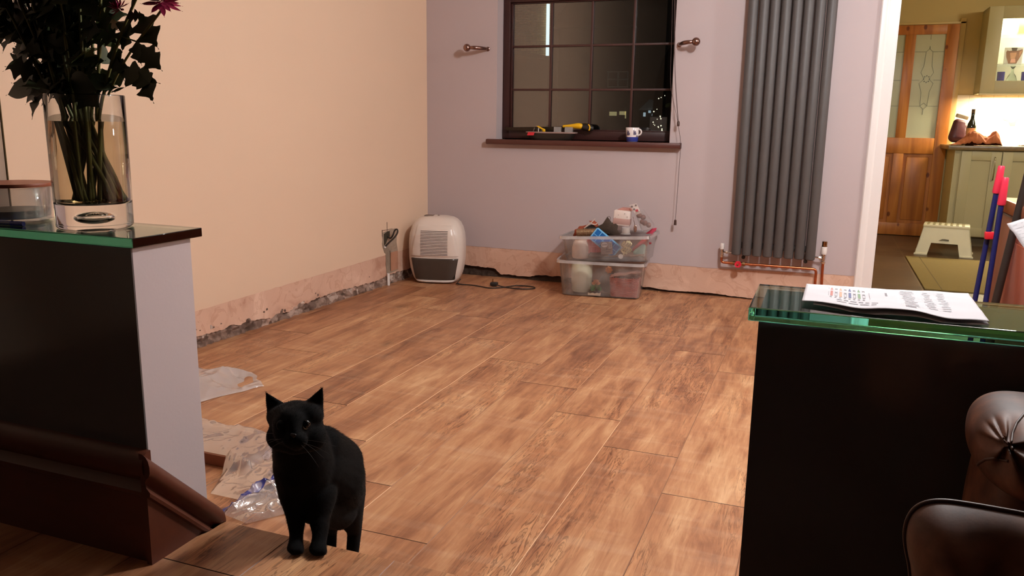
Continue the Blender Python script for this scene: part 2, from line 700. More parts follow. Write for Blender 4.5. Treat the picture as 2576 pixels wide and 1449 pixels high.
def plaster_mat(name, lo, mid_, hi):
    m, nt, b = new_mat(name)
    tc = N(nt, 'ShaderNodeTexCoord')
    n1 = N(nt, 'ShaderNodeTexNoise')
    n1.inputs['Scale'].default_value = 3.2
    n1.inputs['Detail'].default_value = 5
    n1.inputs['Distortion'].default_value = 1.2
    nt.links.new(tc.outputs['Object'], n1.inputs[0])
    r = ramp(nt, [(0.33, lo), (0.45, mid_), (0.54, mid_), (0.66, hi)])
    nt.links.new(n1.outputs[0], r.inputs[0])
    n2 = N(nt, 'ShaderNodeTexNoise')
    n2.inputs['Scale'].default_value = 7
    n2.inputs['Detail'].default_value = 6
    n2.inputs['Distortion'].default_value = 2.5
    nt.links.new(tc.outputs['Object'], n2.inputs[0])
    r2 = ramp(nt, [(0.56, (1, 1, 1, 1)), (0.585, (0.74, 0.60, 0.52, 1)), (0.64, (0.86, 0.76, 0.7, 1)), (0.66, (1, 1, 1, 1))])
    nt.links.new(n2.outputs[0], r2.inputs[0])
    mx = N(nt, 'ShaderNodeMix', data_type='RGBA', blend_type='MULTIPLY')
    mx.inputs[0].default_value = 0.42
    nt.links.new(r.outputs[0], mx.inputs[6])
    nt.links.new(r2.outputs[0], mx.inputs[7])
    nt.links.new(mx.outputs[2], b.inputs['Base Color'])
    b.inputs['Roughness'].default_value = 0.85
    bp = N(nt, 'ShaderNodeBump')
    bp.inputs['Distance'].default_value = 0.003
    nt.links.new(n2.outputs[0], bp.inputs['Height'])
    nt.links.new(bp.outputs[0], b.inputs['Normal'])
    return m


M_PLAST = plaster_mat('bare_pink_plaster', rgb(194, 148, 124), rgb(216, 174, 150), rgb(230, 192, 168))
m, nt, b = new_mat('rubble_and_mortar')
tc = N(nt, 'ShaderNodeTexCoord')
vr = N(nt, 'ShaderNodeTexVoronoi')
vr.inputs['Scale'].default_value = 16
nz = N(nt, 'ShaderNodeTexNoise')
nz.inputs['Scale'].default_value = 22
nz.inputs['Detail'].default_value = 8
nt.links.new(tc.outputs['Object'], nz.inputs[0])
wb = N(nt, 'ShaderNodeVectorMath', operation='MULTIPLY_ADD')
wb.inputs[1].default_value = (.05, .05, .05)
nt.links.new(nz.outputs[1], wb.inputs[0])
nt.links.new(tc.outputs['Object'], wb.inputs[2])
nt.links.new(wb.outputs[0], vr.inputs['Vector'])
sc_ = N(nt, 'ShaderNodeSeparateColor')
nt.links.new(vr.outputs['Color'], sc_.inputs[0])
r1 = ramp(nt, [(0, rgb(110, 86, 74)), (.35, rgb(140, 112, 98)), (.66, rgb(156, 126, 110)), (.84, rgb(196, 174, 160)), (1, rgb(166, 124, 104))])
nt.links.new(sc_.outputs[0], r1.inputs[0])
r2 = ramp(nt, [(.36, (.34, .28, .24, 1)), (.56, (1, 1, 1, 1))])
nt.links.new(nz.outputs[0], r2.inputs[0])
mx = N(nt, 'ShaderNodeMix', data_type='RGBA', blend_type='MULTIPLY')
mx.inputs[0].default_value = .8
nt.links.new(r1.outputs[0], mx.inputs[6])
nt.links.new(r2.outputs[0], mx.inputs[7])
nt.links.new(mx.outputs[2], b.inputs['Base Color'])
b.inputs['Roughness'].default_value = .95
bp = N(nt, 'ShaderNodeBump')
bp.inputs['Distance'].default_value = .012
nt.links.new(nz.outputs[0], bp.inputs['Height'])
nt.links.new(bp.outputs[0], b.inputs['Normal'])
M_RUB = m
M_RUB2 = mat('dark_gap', rgb(70, 54, 44), 0.95, 0, 0.4, 20, 0.01, 0.2)

RAGL = [(1.0, .05), (2.799, 0.056), (2.874, 0.052), (2.943, 0.051), (2.999, 0.051), (3.022, 0.064), (3.067, 0.048), (3.125, 0.049), (3.192, 0.047), (3.272, 0.038), (3.336, 0.03), (3.376, 0.042), (3.471, 0.033), (3.535, 0.049), (3.682, 0.05), (3.713, 0.061), (3.774, 0.056), (3.895, 0.062), (3.995, 0.058), (4.144, 0.052), (4.34, 0.048), (4.439, 0.056), (4.47, .065), (4.6, .062), (5.012, .06)]
TOPL = [(1.0, .17), (2.794, 0.174), (3.384, 0.181), (4.434, 0.196), (5.012, .203)]
RAGB = [(-2.555, .06), (-2.363, 0.064), (-2.264, 0.069), (-2.183, 0.064), (-2.046, 0.061), (-2.029, 0.042), (-2.0, 0.02), (-1.955, 0.026), (-1.877, 0.022), (-1.811, 0.022), (-1.713, 0.043), (-1.648, 0.038), (-1.59, 0.043), (-1.2, .03), (-0.96, .02), (-0.9, .014), (-.8, .012), (-.72, .016), (-.6, .018), (-.5, .012), (-.42, .008), (-.3, .004), (0.2, .004)]
TOPB = [(-2.555, .204), (-2.3, .203), (-1.609, .199), (-1.006, .180), (-0.63, .174), (0.062, .190), (.2, .191)]


def jag(x, s, seed):
    return s * (noise.noise(Vector((x * 26, seed, 0))) + 0.6 * noise.noise(Vector((x * 75, seed, 4))))


# left wall: paint
CEIL = 2.45
LCEIL = 3.35     # unseen lounge height made up to fill the window reflection
mb = MB()
n = 240
for i in range(n):
    y0, y1 = -4.6 + (5.012 + 4.6) * i / n, -4.6 + (5.012 + 4.6) * (i + 1) / n
    z0, z1 = lerp_list(TOPL, y0) + jag(y0, .003, 1), lerp_list(TOPL, y1) + jag(y1, .003, 1)
    zt_ = CEIL if y1 > 1.2 else LCEIL
    mb.poly([(LX(y0), y0, z0), (LX(y0), y0, zt_), (LX(y1), y1, zt_), (LX(y1), y1, z1)][::-1])
mb.poly([(LX(-4.6) - .1, -4.6, -0.02), (LX(5.012) - .1, 5.012, -0.02), (LX(5.012) - .1, 5.012, CEIL), (LX(-4.6) - .1, -4.6, CEIL)])
wl = struct(obj('wall_left', mb, [M_PEACH], recalc=False))
# unseen dark sheet added over the lounge wall end to cut bounced light
mb = MB()
mb.poly([(LX(-4.6) + .004, -4.6, 0), (LX(-4.3) + .004, -4.3, 0), (LX(-4.3) + .004, -4.3, LCEIL), (LX(-4.6) + .004, -4.6, LCEIL)])
struct(obj('wall_lounge_left', mb, paint('light_damping_dark', rgb(74, 56, 48), .05), smooth=0))
# bare plaster strip where the skirting board was
mb = MB()
n = 420
for i in range(n):
    y0, y1 = 1.0 + 4.012 * i / n, 1.0 + 4.012 * (i + 1) / n
    q = []
    for y in (y0, y1):
        zb = max(0.006, lerp_list(RAGL, y) + jag(y, .009, 3))
        q.append((zb, lerp_list(TOPL, y) + .006))
    a0, a1 = LX(y0) - .0015, LX(y1) - .0015
    mb.poly([(a0, y0, q[0][0]), (a1, y1, q[1][0]), (a1, y1, q[1][1]), (a0, y0, q[0][1])])
    mb.poly([(a0 - .022, y0, q[0][0] + .004), (a1 - .022, y1, q[1][0] + .004), (a1, y1, q[1][0]), (a0, y0, q[0][0])])
struct(obj('baseboard_left', mb, M_PLAST, smooth=0))


def rub(name, fn, nu, nv, m):
    mb = MB()
    mb.grid(nu, nv, fn)
    return struct(obj(name, mb, m, smooth=50))


def rubL(u, v):
    y = 1.0 + 4.012 * u
    z = -0.005 + 0.10 * v
    d = 0.016 * noise.noise(Vector((y * 16, z * 30, 2))) + 0.012 * noise.noise(Vector((y * 45, z * 60, 7)))
    return (LX(y) - 0.014 + d + 0.012 * (1 - v), y, z)


rub('trim_1', rubL, 700, 14, M_RUB)

# ---- far wall with window and doorway
WX0, WX1, WZ0, WZ1 = -2.047, -0.905, 0.905, 1.93
DX0, DX1, DZ1 = 0.296, 1.12, 2.03
TH = 0.13


def zig(mb, x0, x1):
    n = int((x1 - x0) / .012)
    return [(x0 + (x1 - x0) * i / n) for i in range(n + 1)]


mb = MB()
xs = zig(mb, -2.555, DX0)
for a, b in zip(xs[:-1], xs[1:]):
    za, zb = lerp_list(TOPB, a) + jag(a, .003, 9), lerp_list(TOPB, b) + jag(b, .003, 9)
    mb.poly([(a, YB, za), (b, YB, zb), (b, YB, .5), (a, YB, .5)])
mb.poly([(-2.6, YB, .5), (DX0, YB, .5), (DX0, YB, WZ0), (-2.6, YB, WZ0)])
mb.poly([(-2.6, YB, WZ0), (WX0, YB, WZ0), (WX0, YB, WZ1), (-2.6, YB, WZ1)])
mb.poly([(WX1, YB, WZ0), (DX0, YB, WZ0), (DX0, YB, WZ1), (WX1, YB, WZ1)])
mb.poly([(-2.6, YB, WZ1), (DX0, YB, WZ1), (DX0, YB, CEIL), (-2.6, YB, CEIL)])
mb.poly([(DX0, YB, DZ1), (DX1, YB, DZ1), (DX1, YB, CEIL), (DX0, YB, CEIL)])
mb.poly([(DX1, YB, 0), (3.9, YB, 0), (3.9, YB, CEIL), (DX1, YB, CEIL)])
# reveals of the window
for p in ([(WX0, YB, WZ0), (WX0, YB + .16, WZ0), (WX0, YB + .16, WZ1), (WX0, YB, WZ1)],
          [(WX1, YB + .16, WZ0), (WX1, YB, WZ0), (WX1, YB, WZ1), (WX1, YB + .16, WZ1)],
          [(WX0, YB, WZ1), (WX0, YB + .16, WZ1), (WX1, YB + .16, WZ1), (WX1, YB, WZ1)]):
    mb.poly(p)
# doorway linings and the kitchen face
mb.poly([(DX0, YB, 0), (DX0, YB + TH, 0), (DX0, YB + TH, DZ1), (DX0, YB, DZ1)][::-1])
mb.poly([(DX1, YB, 0), (DX1, YB + TH, 0), (DX1, YB + TH, DZ1), (DX1, YB, DZ1)])
mb.poly([(DX0, YB, DZ1), (DX1, YB, DZ1), (DX1, YB + TH, DZ1), (DX0, YB + TH, DZ1)])
mb.poly([(DX1, YB + TH, 0), (3.9, YB + TH, 0), (3.9, YB + TH, CEIL), (DX1, YB + TH, CEIL)])
mb.poly([(DX0, YB + TH, DZ1), (DX1, YB + TH, DZ1), (DX1, YB + TH, CEIL), (DX0, YB + TH, CEIL)])
mb.poly([(.1, YB + TH, 0), (DX0, YB + TH, 0), (DX0, YB + TH, CEIL), (.1, YB + TH, CEIL)])
# outer leaf
mb.poly([(-2.7, YB + .16, -.1), (WX0, YB + .16, -.1), (WX0, YB + .16, CEIL), (-2.7, YB + .16, CEIL)])
mb.poly([(WX1, YB + .16, -.1), (.1, YB + .16, -.1), (.1, YB + .16, CEIL), (WX1, YB + .16, CEIL)])
mb.poly([(WX0, YB + .16, -.1), (WX1, YB + .16, -.1), (WX1, YB + .16, WZ0), (WX0, YB + .16, WZ0)])
mb.poly([(WX0, YB + .16, WZ1), (WX1, YB + .16, WZ1), (WX1, YB + .16, CEIL), (WX0, YB + .16, CEIL)])
struct(obj('wall_back', mb, M_LILAC, smooth=0))

mb = MB()
xs = zig(mb, -2.56, 0.21)
for a, b in zip(xs[:-1], xs[1:]):
    q = [(max(.002, lerp_list(RAGB, t) + jag(t, .006 if t < -1 else .004, 13)), lerp_list(TOPB, t) + .006) for t in (a, b)]
    y = YB + .0015
    mb.poly([(a, y, q[0][0]), (b, y, q[1][0]), (b, y, q[1][1]), (a, y, q[0][1])])
    mb.poly([(a, y, q[0][0]), (a, y + .022, q[0][0] + .004), (b, y + .022, q[1][0] + .004), (b, y, q[1][0])])
struct(obj('baseboard_back', mb, M_PLAST, smooth=0))


def rubB(u, v):
    xx = -2.6 + 2.86 * u
    z = -0.005 + 0.09 * v
    d = 0.010 * noise.noise(Vector((xx * 15, z * 30, 2))) + 0.007 * noise.noise(Vector((xx * 45, z * 60, 7)))
    return (xx, YB + 0.030 - d - 0.016 * (1 - v) ** 2, z)


rub('trim_2', rubB, 460, 14, M_RUB2)

# architrave of the kitchen doorway
mb = MB()
prof = [(0.206, 0), (0.206, -.012), (0.212, -.018), (0.236, -.020), (0.243, -.017), (0.248, -.013), (0.256, -.014), (0.296, -.016), (0.298, -.012), (0.300, 0)]
mb.prism([(a, YB + b, 0.0) for a, b in prof], (0, 0, DZ1 + .09))
mb.b2(.206, 1.22, YB - .018, YB, DZ1, DZ1 + .09)
mb.b2(1.12, 1.21, YB - .018, YB, 0, DZ1 + .0)
mb.b2(.2965, .302, YB - .012, YB + TH, 0, DZ1)
struct(obj('trim_3', mb, M_WHITE, smooth=30))

# other walls, ceiling
M_BROWN = paint('light_damping_taupe', rgb(84, 64, 54), 0.03)  # dark tone put on unseen lounge walls to keep the near side dim
mb = MB()
mb.poly([(3.9, 1.2, 0), (3.9, YB, 0), (3.9, YB, CEIL), (3.9, 1.2, CEIL)])
struct(obj('wall_right', mb, M_PEACH, smooth=0))
mb = MB()
mb.poly([(3.9, -4.6, 0), (3.9, 1.2, 0), (3.9, 1.2, LCEIL), (3.9, -4.6, LCEIL)])
struct(obj('wall_lounge_right', mb, M_BROWN, smooth=0))
mb = MB()
mb.poly([(-2.8, -4.6, 0), (3.9, -4.6, 0), (3.9, -4.6, LCEIL), (-2.8, -4.6, LCEIL)])
struct(obj('wall_front', mb, M_BROWN, smooth=0))
mb = MB()
mb.poly([(-2.8, 1.2, CEIL), (3.9, 1.2, CEIL), (3.9, YB + TH, CEIL), (-2.8, YB + TH, CEIL)])
struct(obj('ceiling', mb, M_CEIL, smooth=0))
mb = MB()
mb.poly([(-2.8, -4.6, LCEIL), (3.9, -4.6, LCEIL), (3.9, 1.2, LCEIL), (-2.8, 1.2, LCEIL)])
mb.poly([(-2.8, 1.2, CEIL), (3.9, 1.2, CEIL), (3.9, 1.2, LCEIL), (-2.8, 1.2, LCEIL)])
struct(obj('ceiling', mb, paint('lounge_ceiling_paint', rgb(112, 94, 82), .02), smooth=0))  # unseen ceiling darkened to hold back bounced light

# marks on the left wall around the opened socket
M_PATCH = plaster_mat('damp_grey_plaster', rgb(140, 122, 104), rgb(164, 142, 122), rgb(176, 150, 130))
mb = MB()
pts = [(4.415, .345), (4.409, .32), (4.413, .30), (4.407, .275), (4.413, .25), (4.423, .235), (4.432, .215), (4.449, .205), (4.452, .17), (4.449, .13), (4.455, .10), (4.458, .075), (4.52, .072), (4.60, .078), (4.60, .20), (4.585, .26), (4.59, .33), (4.57, .355), (4.49, .352)]
mb.prism([(LX(y) + .0004, y, z) for y, z in pts], (0.0012, 0, 0))
obj('plaster_patch', mb, M_PATCH, wl, smooth=0)
mb = MB()
mb.b2(LX(4.53) - .002, LX(4.53) + .0035, 4.505, 4.598, .083, .205)
obj('bare_plaster_chase', mb, plaster_mat('raw_brown_plaster', rgb(170, 118, 90), rgb(184, 132, 104), rgb(196, 146, 118)), wl, smooth=0)
M_PENCIL = mat('pencil', rgb(95, 70, 56), .8)
mb = MB()
mb.b2(LX(4.46) + .0002, LX(4.46) + .0022, 4.47, 4.4735, .345, .405)
mb.b2(LX(4.43) + .0002, LX(4.43) + .0028, 4.408, 4.55, .3555, .358)
mb.b2(LX(4.43) + .0002, LX(4.43) + .0028, 4.4085, 4.4105, .32, .362)
mb.b2(LX(4.5) + .0035, LX(4.5) + .0042, 4.497, 4.5, .09, .22)
obj('pencil_marks', mb, M_PENCIL, wl, smooth=0)
mb = MB()
mb.prism([(LX(4.46) + .0015, y, z) for y, z in ((4.428, .262), (4.428, .334), (4.47, .345), (4.52, .345), (4.52, .318), (4.475, .30), (4.45, .27))], (.0012, 0, 0))
obj('socket_hole', mb, mat('inside_of_socket_hole', rgb(60, 50, 34), .9), wl, smooth=0)

# ---- half walls
M_DARK = mat('black_gloss_panel', rgb(94, 88, 86), 0.14, 0, 0.05, 4, 0, 0.5)
M_BLACKTOP = mat('black_top', rgb(14, 12, 11), 0.4)
hw = struct(obj('wall_partition_left', MB().b2(LX(1.18) - .02, -1.166, 1.1075, 1.253, 0, .797), M_LILAC, smooth=0))
obj('front_panel', MB().b2(LX(1.18) - .02, -1.1658, 1.104, 1.1075, UP, .797), M_DARK, hw, smooth=0)
obj('top_board', MB().b2(LX(1.18) - .02, -1.164, 1.106, 1.256, .7972, .7978), M_BLACKTOP, hw, smooth=0)
hw2 = struct(obj('wall_partition_right', MB().b2(-.0665, 3.9, 1.1075, 1.253, 0, .773), M_LILAC, smooth=0))
obj('front_panel', MB().b2(-.067, 3.9, 1.104, 1.1075, UP, .773), M_DARK, hw2, smooth=0)
obj('top_board', MB().b2(-.067, 3.9, 1.106, 1.256, .7732, .7738), M_BLACKTOP, hw2, smooth=0)

M_SLAB = glass_mat('thick_green_glass', (0.97, 1.0, 0.985, 1), 0.0, 1.5, (0.0, 0.55, 0.42, 1), 13.0)
o = obj('glass_countertop', MB().b2(LX(1.18) + .004, -1.156, 1.100, 1.2765, .7985, .8165, .0015), M_SLAB, smooth=20)
tag(o, 'thick green-edged glass top on the left half wall, under the flower vase', 'countertop')
o = obj('glass_countertop', MB().b2(-.081, 3.89, 1.100, 1.2765, .7745, .7935, .0015), M_SLAB, smooth=20)
tag(o, 'thick green-edged glass top on the right half wall, under the white papers', 'countertop')

# dark wood skirting round the left half wall: front run and raked return
M_SKIRT = mat('dark_stained_skirting', rgb(84, 37, 18), 0.5, 0, 0.22, 6, 0, 0.5, stretch=(1, 8, 8))
sp = [(0, 0), (.014, 0), (.014, .138), (.020, .142), (.021, .150), (.013, .158), (.010, .168), (.014, .176), (.020, .182), (.0235, .192), (.024, .204), (.0215, .216), (.016, .224), (.009, .228), (0, .229)]
mb = MB()
mb.prism([(LX(1.1), 1.104 - a, UP + b) for a, b in sp], (-1.157 - LX(1.1), 0, 0))
struct(obj('baseboard_front', mb, M_SKIRT, smooth=40))
# raked piece: profile follows a slope from the front corner down to the step edge
mb = MB()
Y0, Y1 = 1.083, 1.278
def rk(y):
    return 0.228 + (0.030 - 0.228) * (y - Y0) / (Y1 - Y0)
SK = [(0, -.226), (.012, -.226), (.013, -.088), (.020, -.084), (.021, -.076), (.013, -.068), (.010, -.058), (.014, -.050), (.020, -.045), (.024, -.036), (.0245, -.024), (.022, -.012), (.016, -.004), (.009, 0), (0, .001)]
ny = 16
V = []
for i in range(ny + 1):
    y = Y0 + (Y1 - Y0) * i / ny
    h = rk(y)
    V.append([mb.bm.verts.new((-1.1655 + a, y, max(UP, UP + h + b * (1.0 if b > -.1 else 1.2)))) for a, b in SK])
for A, B in zip(V[:-1], V[1:]):
    for k in range(len(SK) - 1):
        mb.bm.faces.new((A[k], A[k + 1], B[k + 1], B[k]))
mb.bm.faces.new(V[0])
mb.bm.faces.new(V[-1][::-1])
struct(obj('baseboard_side', mb, M_SKIRT, smooth=40, recalc=True))

# ================================================================ WINDOW
M_FRAME = mat('dark_brown_window_wood', rgb(58, 28, 24), 0.4, 0, 0.15, 8, stretch=(4, 4, 1))
M_SILL = mat('brown_sill', rgb(86, 46, 38), 0.4, 0, 0.15, 6)


def pane_mat():
    m = bpy.data.materials.new('window_glass')
    m.use_nodes = True
    nt = m.node_tree
    nt.nodes.remove(nt.nodes['Principled BSDF'])
    t = N(nt, 'ShaderNodeBsdfTransparent')
    t.inputs[0].default_value = (.86, .88, .86, 1)
    g = N(nt, 'ShaderNodeBsdfGlossy')
    g.inputs['Roughness'].default_value = 0.0
    x = N(nt, 'ShaderNodeMixShader')
    x.inputs[0].default_value = 0.15
    nt.links.new(t.outputs[0], x.inputs[1])
    nt.links.new(g.outputs[0], x.inputs[2])
    nt.links.new(x.outputs[0], nt.nodes['Material Output'].inputs[0])
    return m


M_PANE = pane_mat()
FY = 5.112
FX0, FX1, FZ0, FZ1 = -2.045, -0.907, 0.932, 1.915
mb = MB()
bw = 0.046
mb.b2(FX0, FX0 + bw, FY, FY + .06, FZ0, FZ1, .004)
mb.b2(FX1 - .020, FX1, FY, FY + .06, FZ0, FZ1, .004)
mb.b2(FX0, FX1, FY + .002, FY + .06, FZ0, FZ0 + .058, .004)
mb.b2(FX0, FX1, FY + .002, FY + .06, 1.797, FZ1, .004)
# bead next to the glass
mb.b2(FX0 + bw, FX0 + bw + .013, FY + .018, FY + .05, FZ0 + .058, 1.797, .003)
mb.b2(FX0 + bw, FX1, FY + .018, FY + .05, FZ0 + .058, FZ0 + .066, .003)
mb.b2(FX0 + bw, FX1, FY + .018, FY + .05, 1.789, 1.797, .003)
wi = struct(obj('window_1', mb, M_FRAME, smooth=30))
mb = MB()
mb.b2(FX0 + .03, FX1 - .01, FY + .034, FY + .040, FZ0 + .04, 1.81)
obj('glass_pane', mb, M_PANE, wi, smooth=0)
mb = MB()
for xx in (-1.722, -1.452, -1.182):
    mb.b2(xx - .008, xx + .008, FY + .024, FY + .033, FZ0 + .05, 1.80, .003)
for zz in (1.523, 1.249):
    mb.b2(FX0 + .04, FX1, FY + .0245, FY + .0325, zz - .007, zz + .007, .003)
obj('glazing_bar', mb, mat('brown_glazing_bar', rgb(72, 42, 36), .5), wi, smooth=30)
sl = MB()
sl.b2(-2.10, -0.832, 4.972, FY + .01, .904, .927, .006)
sl.b2(-2.104, -0.828, 4.962, 4.985, .895, .9285, .008)
sl.b2(-0.842, -0.830, 4.964, 5.012, .893, .93, .003)
obj('window_sill', sl, M_SILL, wi, smooth=40)

# ---- tilting cords of the blind
M_CORD = mat('dark_cord', rgb(84, 62, 58), .7)
M_TOG = mat('brown_toggle', rgb(70, 44, 36), .5)
bc = thing('blind_cord', 'thin dark blind cords with two brown toggles hanging at the right window edge', 'cord', (-.85, 4.95, 1.05))
yc = 4.957
for k, pts in enumerate(([(-.921, 1.95), (-.905, 1.65), (-.891, 1.39), (-.874, 1.23), (-.851, 1.057)],
                         [(-.914, 1.95), (-.899, 1.6), (-.884, 1.35), (-.868, 1.2), (-.849, 1.057)],
                         [(-.93, 1.95), (-.915, 1.55), (-.912, 1.28), (-.893, 1.2), (-.853, 1.057)])):
    obj('cord', MB().tube([(x, yc + .003 * k, z) for x, z in pts], .0013, 6, smooth=2), M_CORD, bc)
obj('cord', MB().tube([(-.848, yc, 1.03), (-.836, yc, .98), (-.826, yc - .004, .93), (-.827, yc, .86), (-.829, yc, .787), (-.831, yc, .596), (-.834, yc, .467)], .0015, 6, smooth=2), M_CORD, bc)
obj('toggle', MB().lathe([(0, 0), (.0075, 0), (.0085, .004), (.008, .026), (.005, .03), (0, .03)], (-.848, yc, 1.028), 12), M_TOG, bc)
obj('toggle', MB().lathe([(0, 0), (.008, 0), (.0085, .004), (.007, .03), (.004, .033), (0, .033)], (-.834, yc, .434), 12), M_TOG, bc)

# ---- curtain hold-backs
M_NICK = mat('brushed_pewter', rgb(150, 118, 108), 0.26, 1.0, .1, 30)


def holdback(xb, zb, xe, ze, label):
    s = 1 if xe > xb else -1
    t = thing('curtain_holdback', label, 'curtain holdback', (xb, YB, zb), 0, 'curtain holdbacks beside the window')
    obj('ball_finial', MB().ball((xb, YB - .088, zb), .0242, 4), M_NICK, t, smooth=180)
    pts = []
    for k in range(15):
        a = k / 14 * math.pi
        pts.append((xb + s * (.018 + .092 * (k / 14)), YB - .085 + .012 * math.sin(a) * -1 + .075 * (k / 14) ** 2.2, zb + (ze - zb) * k / 14))
    mb = MB()
    mb.tube(pts, [0.0098 + .003 * math.sin(k / 14 * math.pi) for k in range(15)], 10)
    obj('arm', mb, M_NICK, t, smooth=180)
    obj('wall_plate', MB().lathe([(0, 0), (.014, 0), (.014, .004), (.009, .008), (0, .008)], (xb + s * .11, YB - .0005, ze), 20, (math.radians(90), 0, 0)), M_NICK, t)
    return t


holdback(-2.221, 1.503, -2.11, 1.500, 'round-ended metal curtain holdback on the wall left of the dark window')
holdback(-.766, 1.510, -.88, 1.503, 'round-ended metal curtain holdback between the dark window and the radiator')

# ================================================================ RADIATOR
M_RAD = mat('anthracite_radiator', rgb(84, 78, 76), 0.5, 0, 0.04, 10, 0, .4)
ra = thing('radiator', 'tall anthracite column radiator on the far wall beside the kitchen doorway', 'radiator', (-.25, YB, .28))
x0, x1, zb = -.486, -.016, .280
pitch = (x1 - x0 - .054) / 7
for k in range(8):
    xc = x0 + .027 + pitch * k
    mb = MB()
    prof = [(0, 0), (.020, .0), (.026, .004), (.0275, .012), (.0275, 1.73), (.024, 1.74), (0, 1.74)]
    mb.lathe(prof, (xc, YB - .075, zb - .001 * k * .3), 24, sy=1.0)
    obj('tube', mb, M_RAD, ra, smooth=40)
for zz in (.335, 1.95):
    obj('header_pipe', MB().tube([(x0 + .012, YB - .042, zz), (x1 - .012, YB - .042, zz)], .019, 14), M_RAD, ra)
M_BLK = mat('black_plastic', rgb(34, 30, 28), .45)
for xc in (x0 + .07, x1 - .05):
    obj('wall_bracket', MB().b2(xc - .007, xc + .007, YB - .06, YB, .262, .30, .003).lathe([(0, 0), (.011, 0), (.011, .01), (0, .012)], (xc, YB - .058, .266), 12, (math.radians(90), 0, 0)), M_BLK, ra)
M_CHROME = mat('chrome', rgb(214, 206, 198), .12, 1.0, .03)
M_WPLAS = mat('white_plastic', rgb(236, 228, 222), .3, 0, .02)
M_BRASS = mat('chrome_bronze', rgb(150, 118, 84), .15, 1.0, .1)
M_COPPER = mat('copper', rgb(196, 116, 78), .3, 1.0, .22, 25)
M_REDP = mat('red_plastic', rgb(214, 40, 60), .35, 0, .05)
v = thing('radiator_valve', 'small white-capped radiator valve at the lower left of the radiator', 'valve', (-.544, YB, .26), 0, 'radiator valves')
yv = YB - .05
obj('cap', MB().lathe([(0, .0), (.0115, 0), (.0125, .004), (.012, .032), (.010, .036), (0, .036)], (-.544, yv, .304), 18), M_WPLAS, v)
mb = MB()
mb.lathe([(0, 0), (.010, 0), (.010, .01), (.012, .012), (.012, .020), (.0095, .022), (.0095, .05), (0, .05)], (-.544, yv, .255), 14)
mb.tube([(-.544, yv, .288), (-.52, yv, .288)], .006, 10).tube([(-.522, yv, .288), (-.51, yv, .288)], .0095, 6).tube([(-.51, yv, .288), (x0 + .02, yv + .005, .29)], .006, 10)
obj('valve_body', mb, M_CHROME, v)
v = thing('radiator_valve', 'larger white and chrome thermostatic valve at the lower right of the radiator', 'valve', (.030, YB, .3), 0, 'radiator valves')
obj('cap', MB().lathe([(0, 0), (.014, 0), (.0165, .006), (.017, .03), (.0165, .044), (.0145, .046), (0, .046)], (.030, yv, .313), 20), M_WPLAS, v)
obj('thermostat_top', MB().lathe([(0, 0), (.0155, 0), (.0155, .006), (.0140, .008), (.0145, .03), (.013, .032), (0, .032)], (.030, yv, .357), 20), M_BRASS, v, label='bronze-chrome cap')
mb = MB()
mb.lathe([(0, 0), (.011, 0), (.013, .003), (.013, .012), (.009, .015), (.009, .044), (.013, .048), (.013, .058), (0, .058)], (.030, yv, .258), 14)
mb.tube([(.030, yv, .29), (.008, yv, .292)], .006, 10).tube([(.018, yv, .291), (.004, yv, .292)], .0098, 6).tube([(.008, yv, .292), (x1 - .02, yv + .005, .295)], .006, 10)
obj('valve_body', mb, M_CHROME, v)
t = thing('copper_pipe', 'bent copper pipe with red wheel tap running under the tall radiator', 'pipe', (-.3, YB - .05, .22))
mb = MB()
pts = [(-.544, yv, .258), (-.544, yv, .238), (-.541, yv, .229), (-.534, yv, .2245), (-.522, yv, .2235), (-.03, yv, .2235), (-.015, yv, .222), (-.006, yv, .216), (-.003, yv, .205), (-.002, yv, .0)]
mb.tube(pts, .0078, 14)
obj('pipe_run', mb, M_COPPER, t)
obj('wheel_tap', MB().lathe([(.012, -.004), (.02, -.006), (.0225, 0), (.02, .006), (.012, .004)], (-.443, yv - .035, .2235), 6, (math.radians(90), 0, 0)).lathe([(0, -.003), (.013, -.003), (.013, .003), (0, .003)], (-.443, yv - .035, .2235), 12, (math.radians(90), 0, 0)), M_REDP, t, label='red plastic wheel')
mb = MB()
mb.tube([(-.443, yv, .2235), (-.443, yv - .038, .2235)], .005, 10).tube([(-.475, yv, .2235), (-.410, yv, .2235)], .011, 8).tube([(-.42, yv, .2235), (-.405, yv, .2235)], .0125, 6)
mb.ball((-.443, yv - .042, .2235), .006, 2)
obj('tap_body', mb, M_BRASS, t)
mb = MB()
mb.tube([(.030, yv, .262), (.031, yv, .2), (.034, yv, .13), (.036, yv, 0)], .0078, 14)
o = obj('copper_pipe', mb, M_COPPER)
tag(o, 'upright copper pipe dropping from the thermostatic valve to the floor', 'pipe')

# conduit stub and socket cable on the left wall
o = obj('conduit_pipe', MB().lathe([(0, 0), (.009, 0), (.009, .078), (.007, .078), (.007, .02), (0, .02)], (LX(4.457) + .012, 4.457, .0), 16), M_WPLAS)
tag(o, 'short white plastic conduit stub standing at the foot of the left wall', 'pipe')
xw = LX(4.5)
mb = MB()
pts = [(xw - .004, 4.475, .318), (-2.5451, 4.47, 0.2995), (-2.5246, 4.47, 0.3237), (-2.5185, 4.47, 0.3443), (-2.5097, 4.47, 0.3601), (-2.4954, 4.47, 0.366), (-2.4899, 4.47, 0.3512), (-2.4977, 4.468, 0.3307), (-2.5164, 4.46, 0.3051), (-2.5398, 4.45, 0.282), (-2.5574, 4.44, 0.2618), (-2.5633, 4.435, 0.2519)]
mb.tube(pts, .0055, 10, smooth=2)
t = thing('socket_cable', 'looped dark cable sticking out of the open socket hole beside the dehumidifier', 'cable', (xw, 4.5, .325))
obj('cable', mb, mat('grey_black_cable', rgb(54, 46, 38), .6), t, smooth=180)
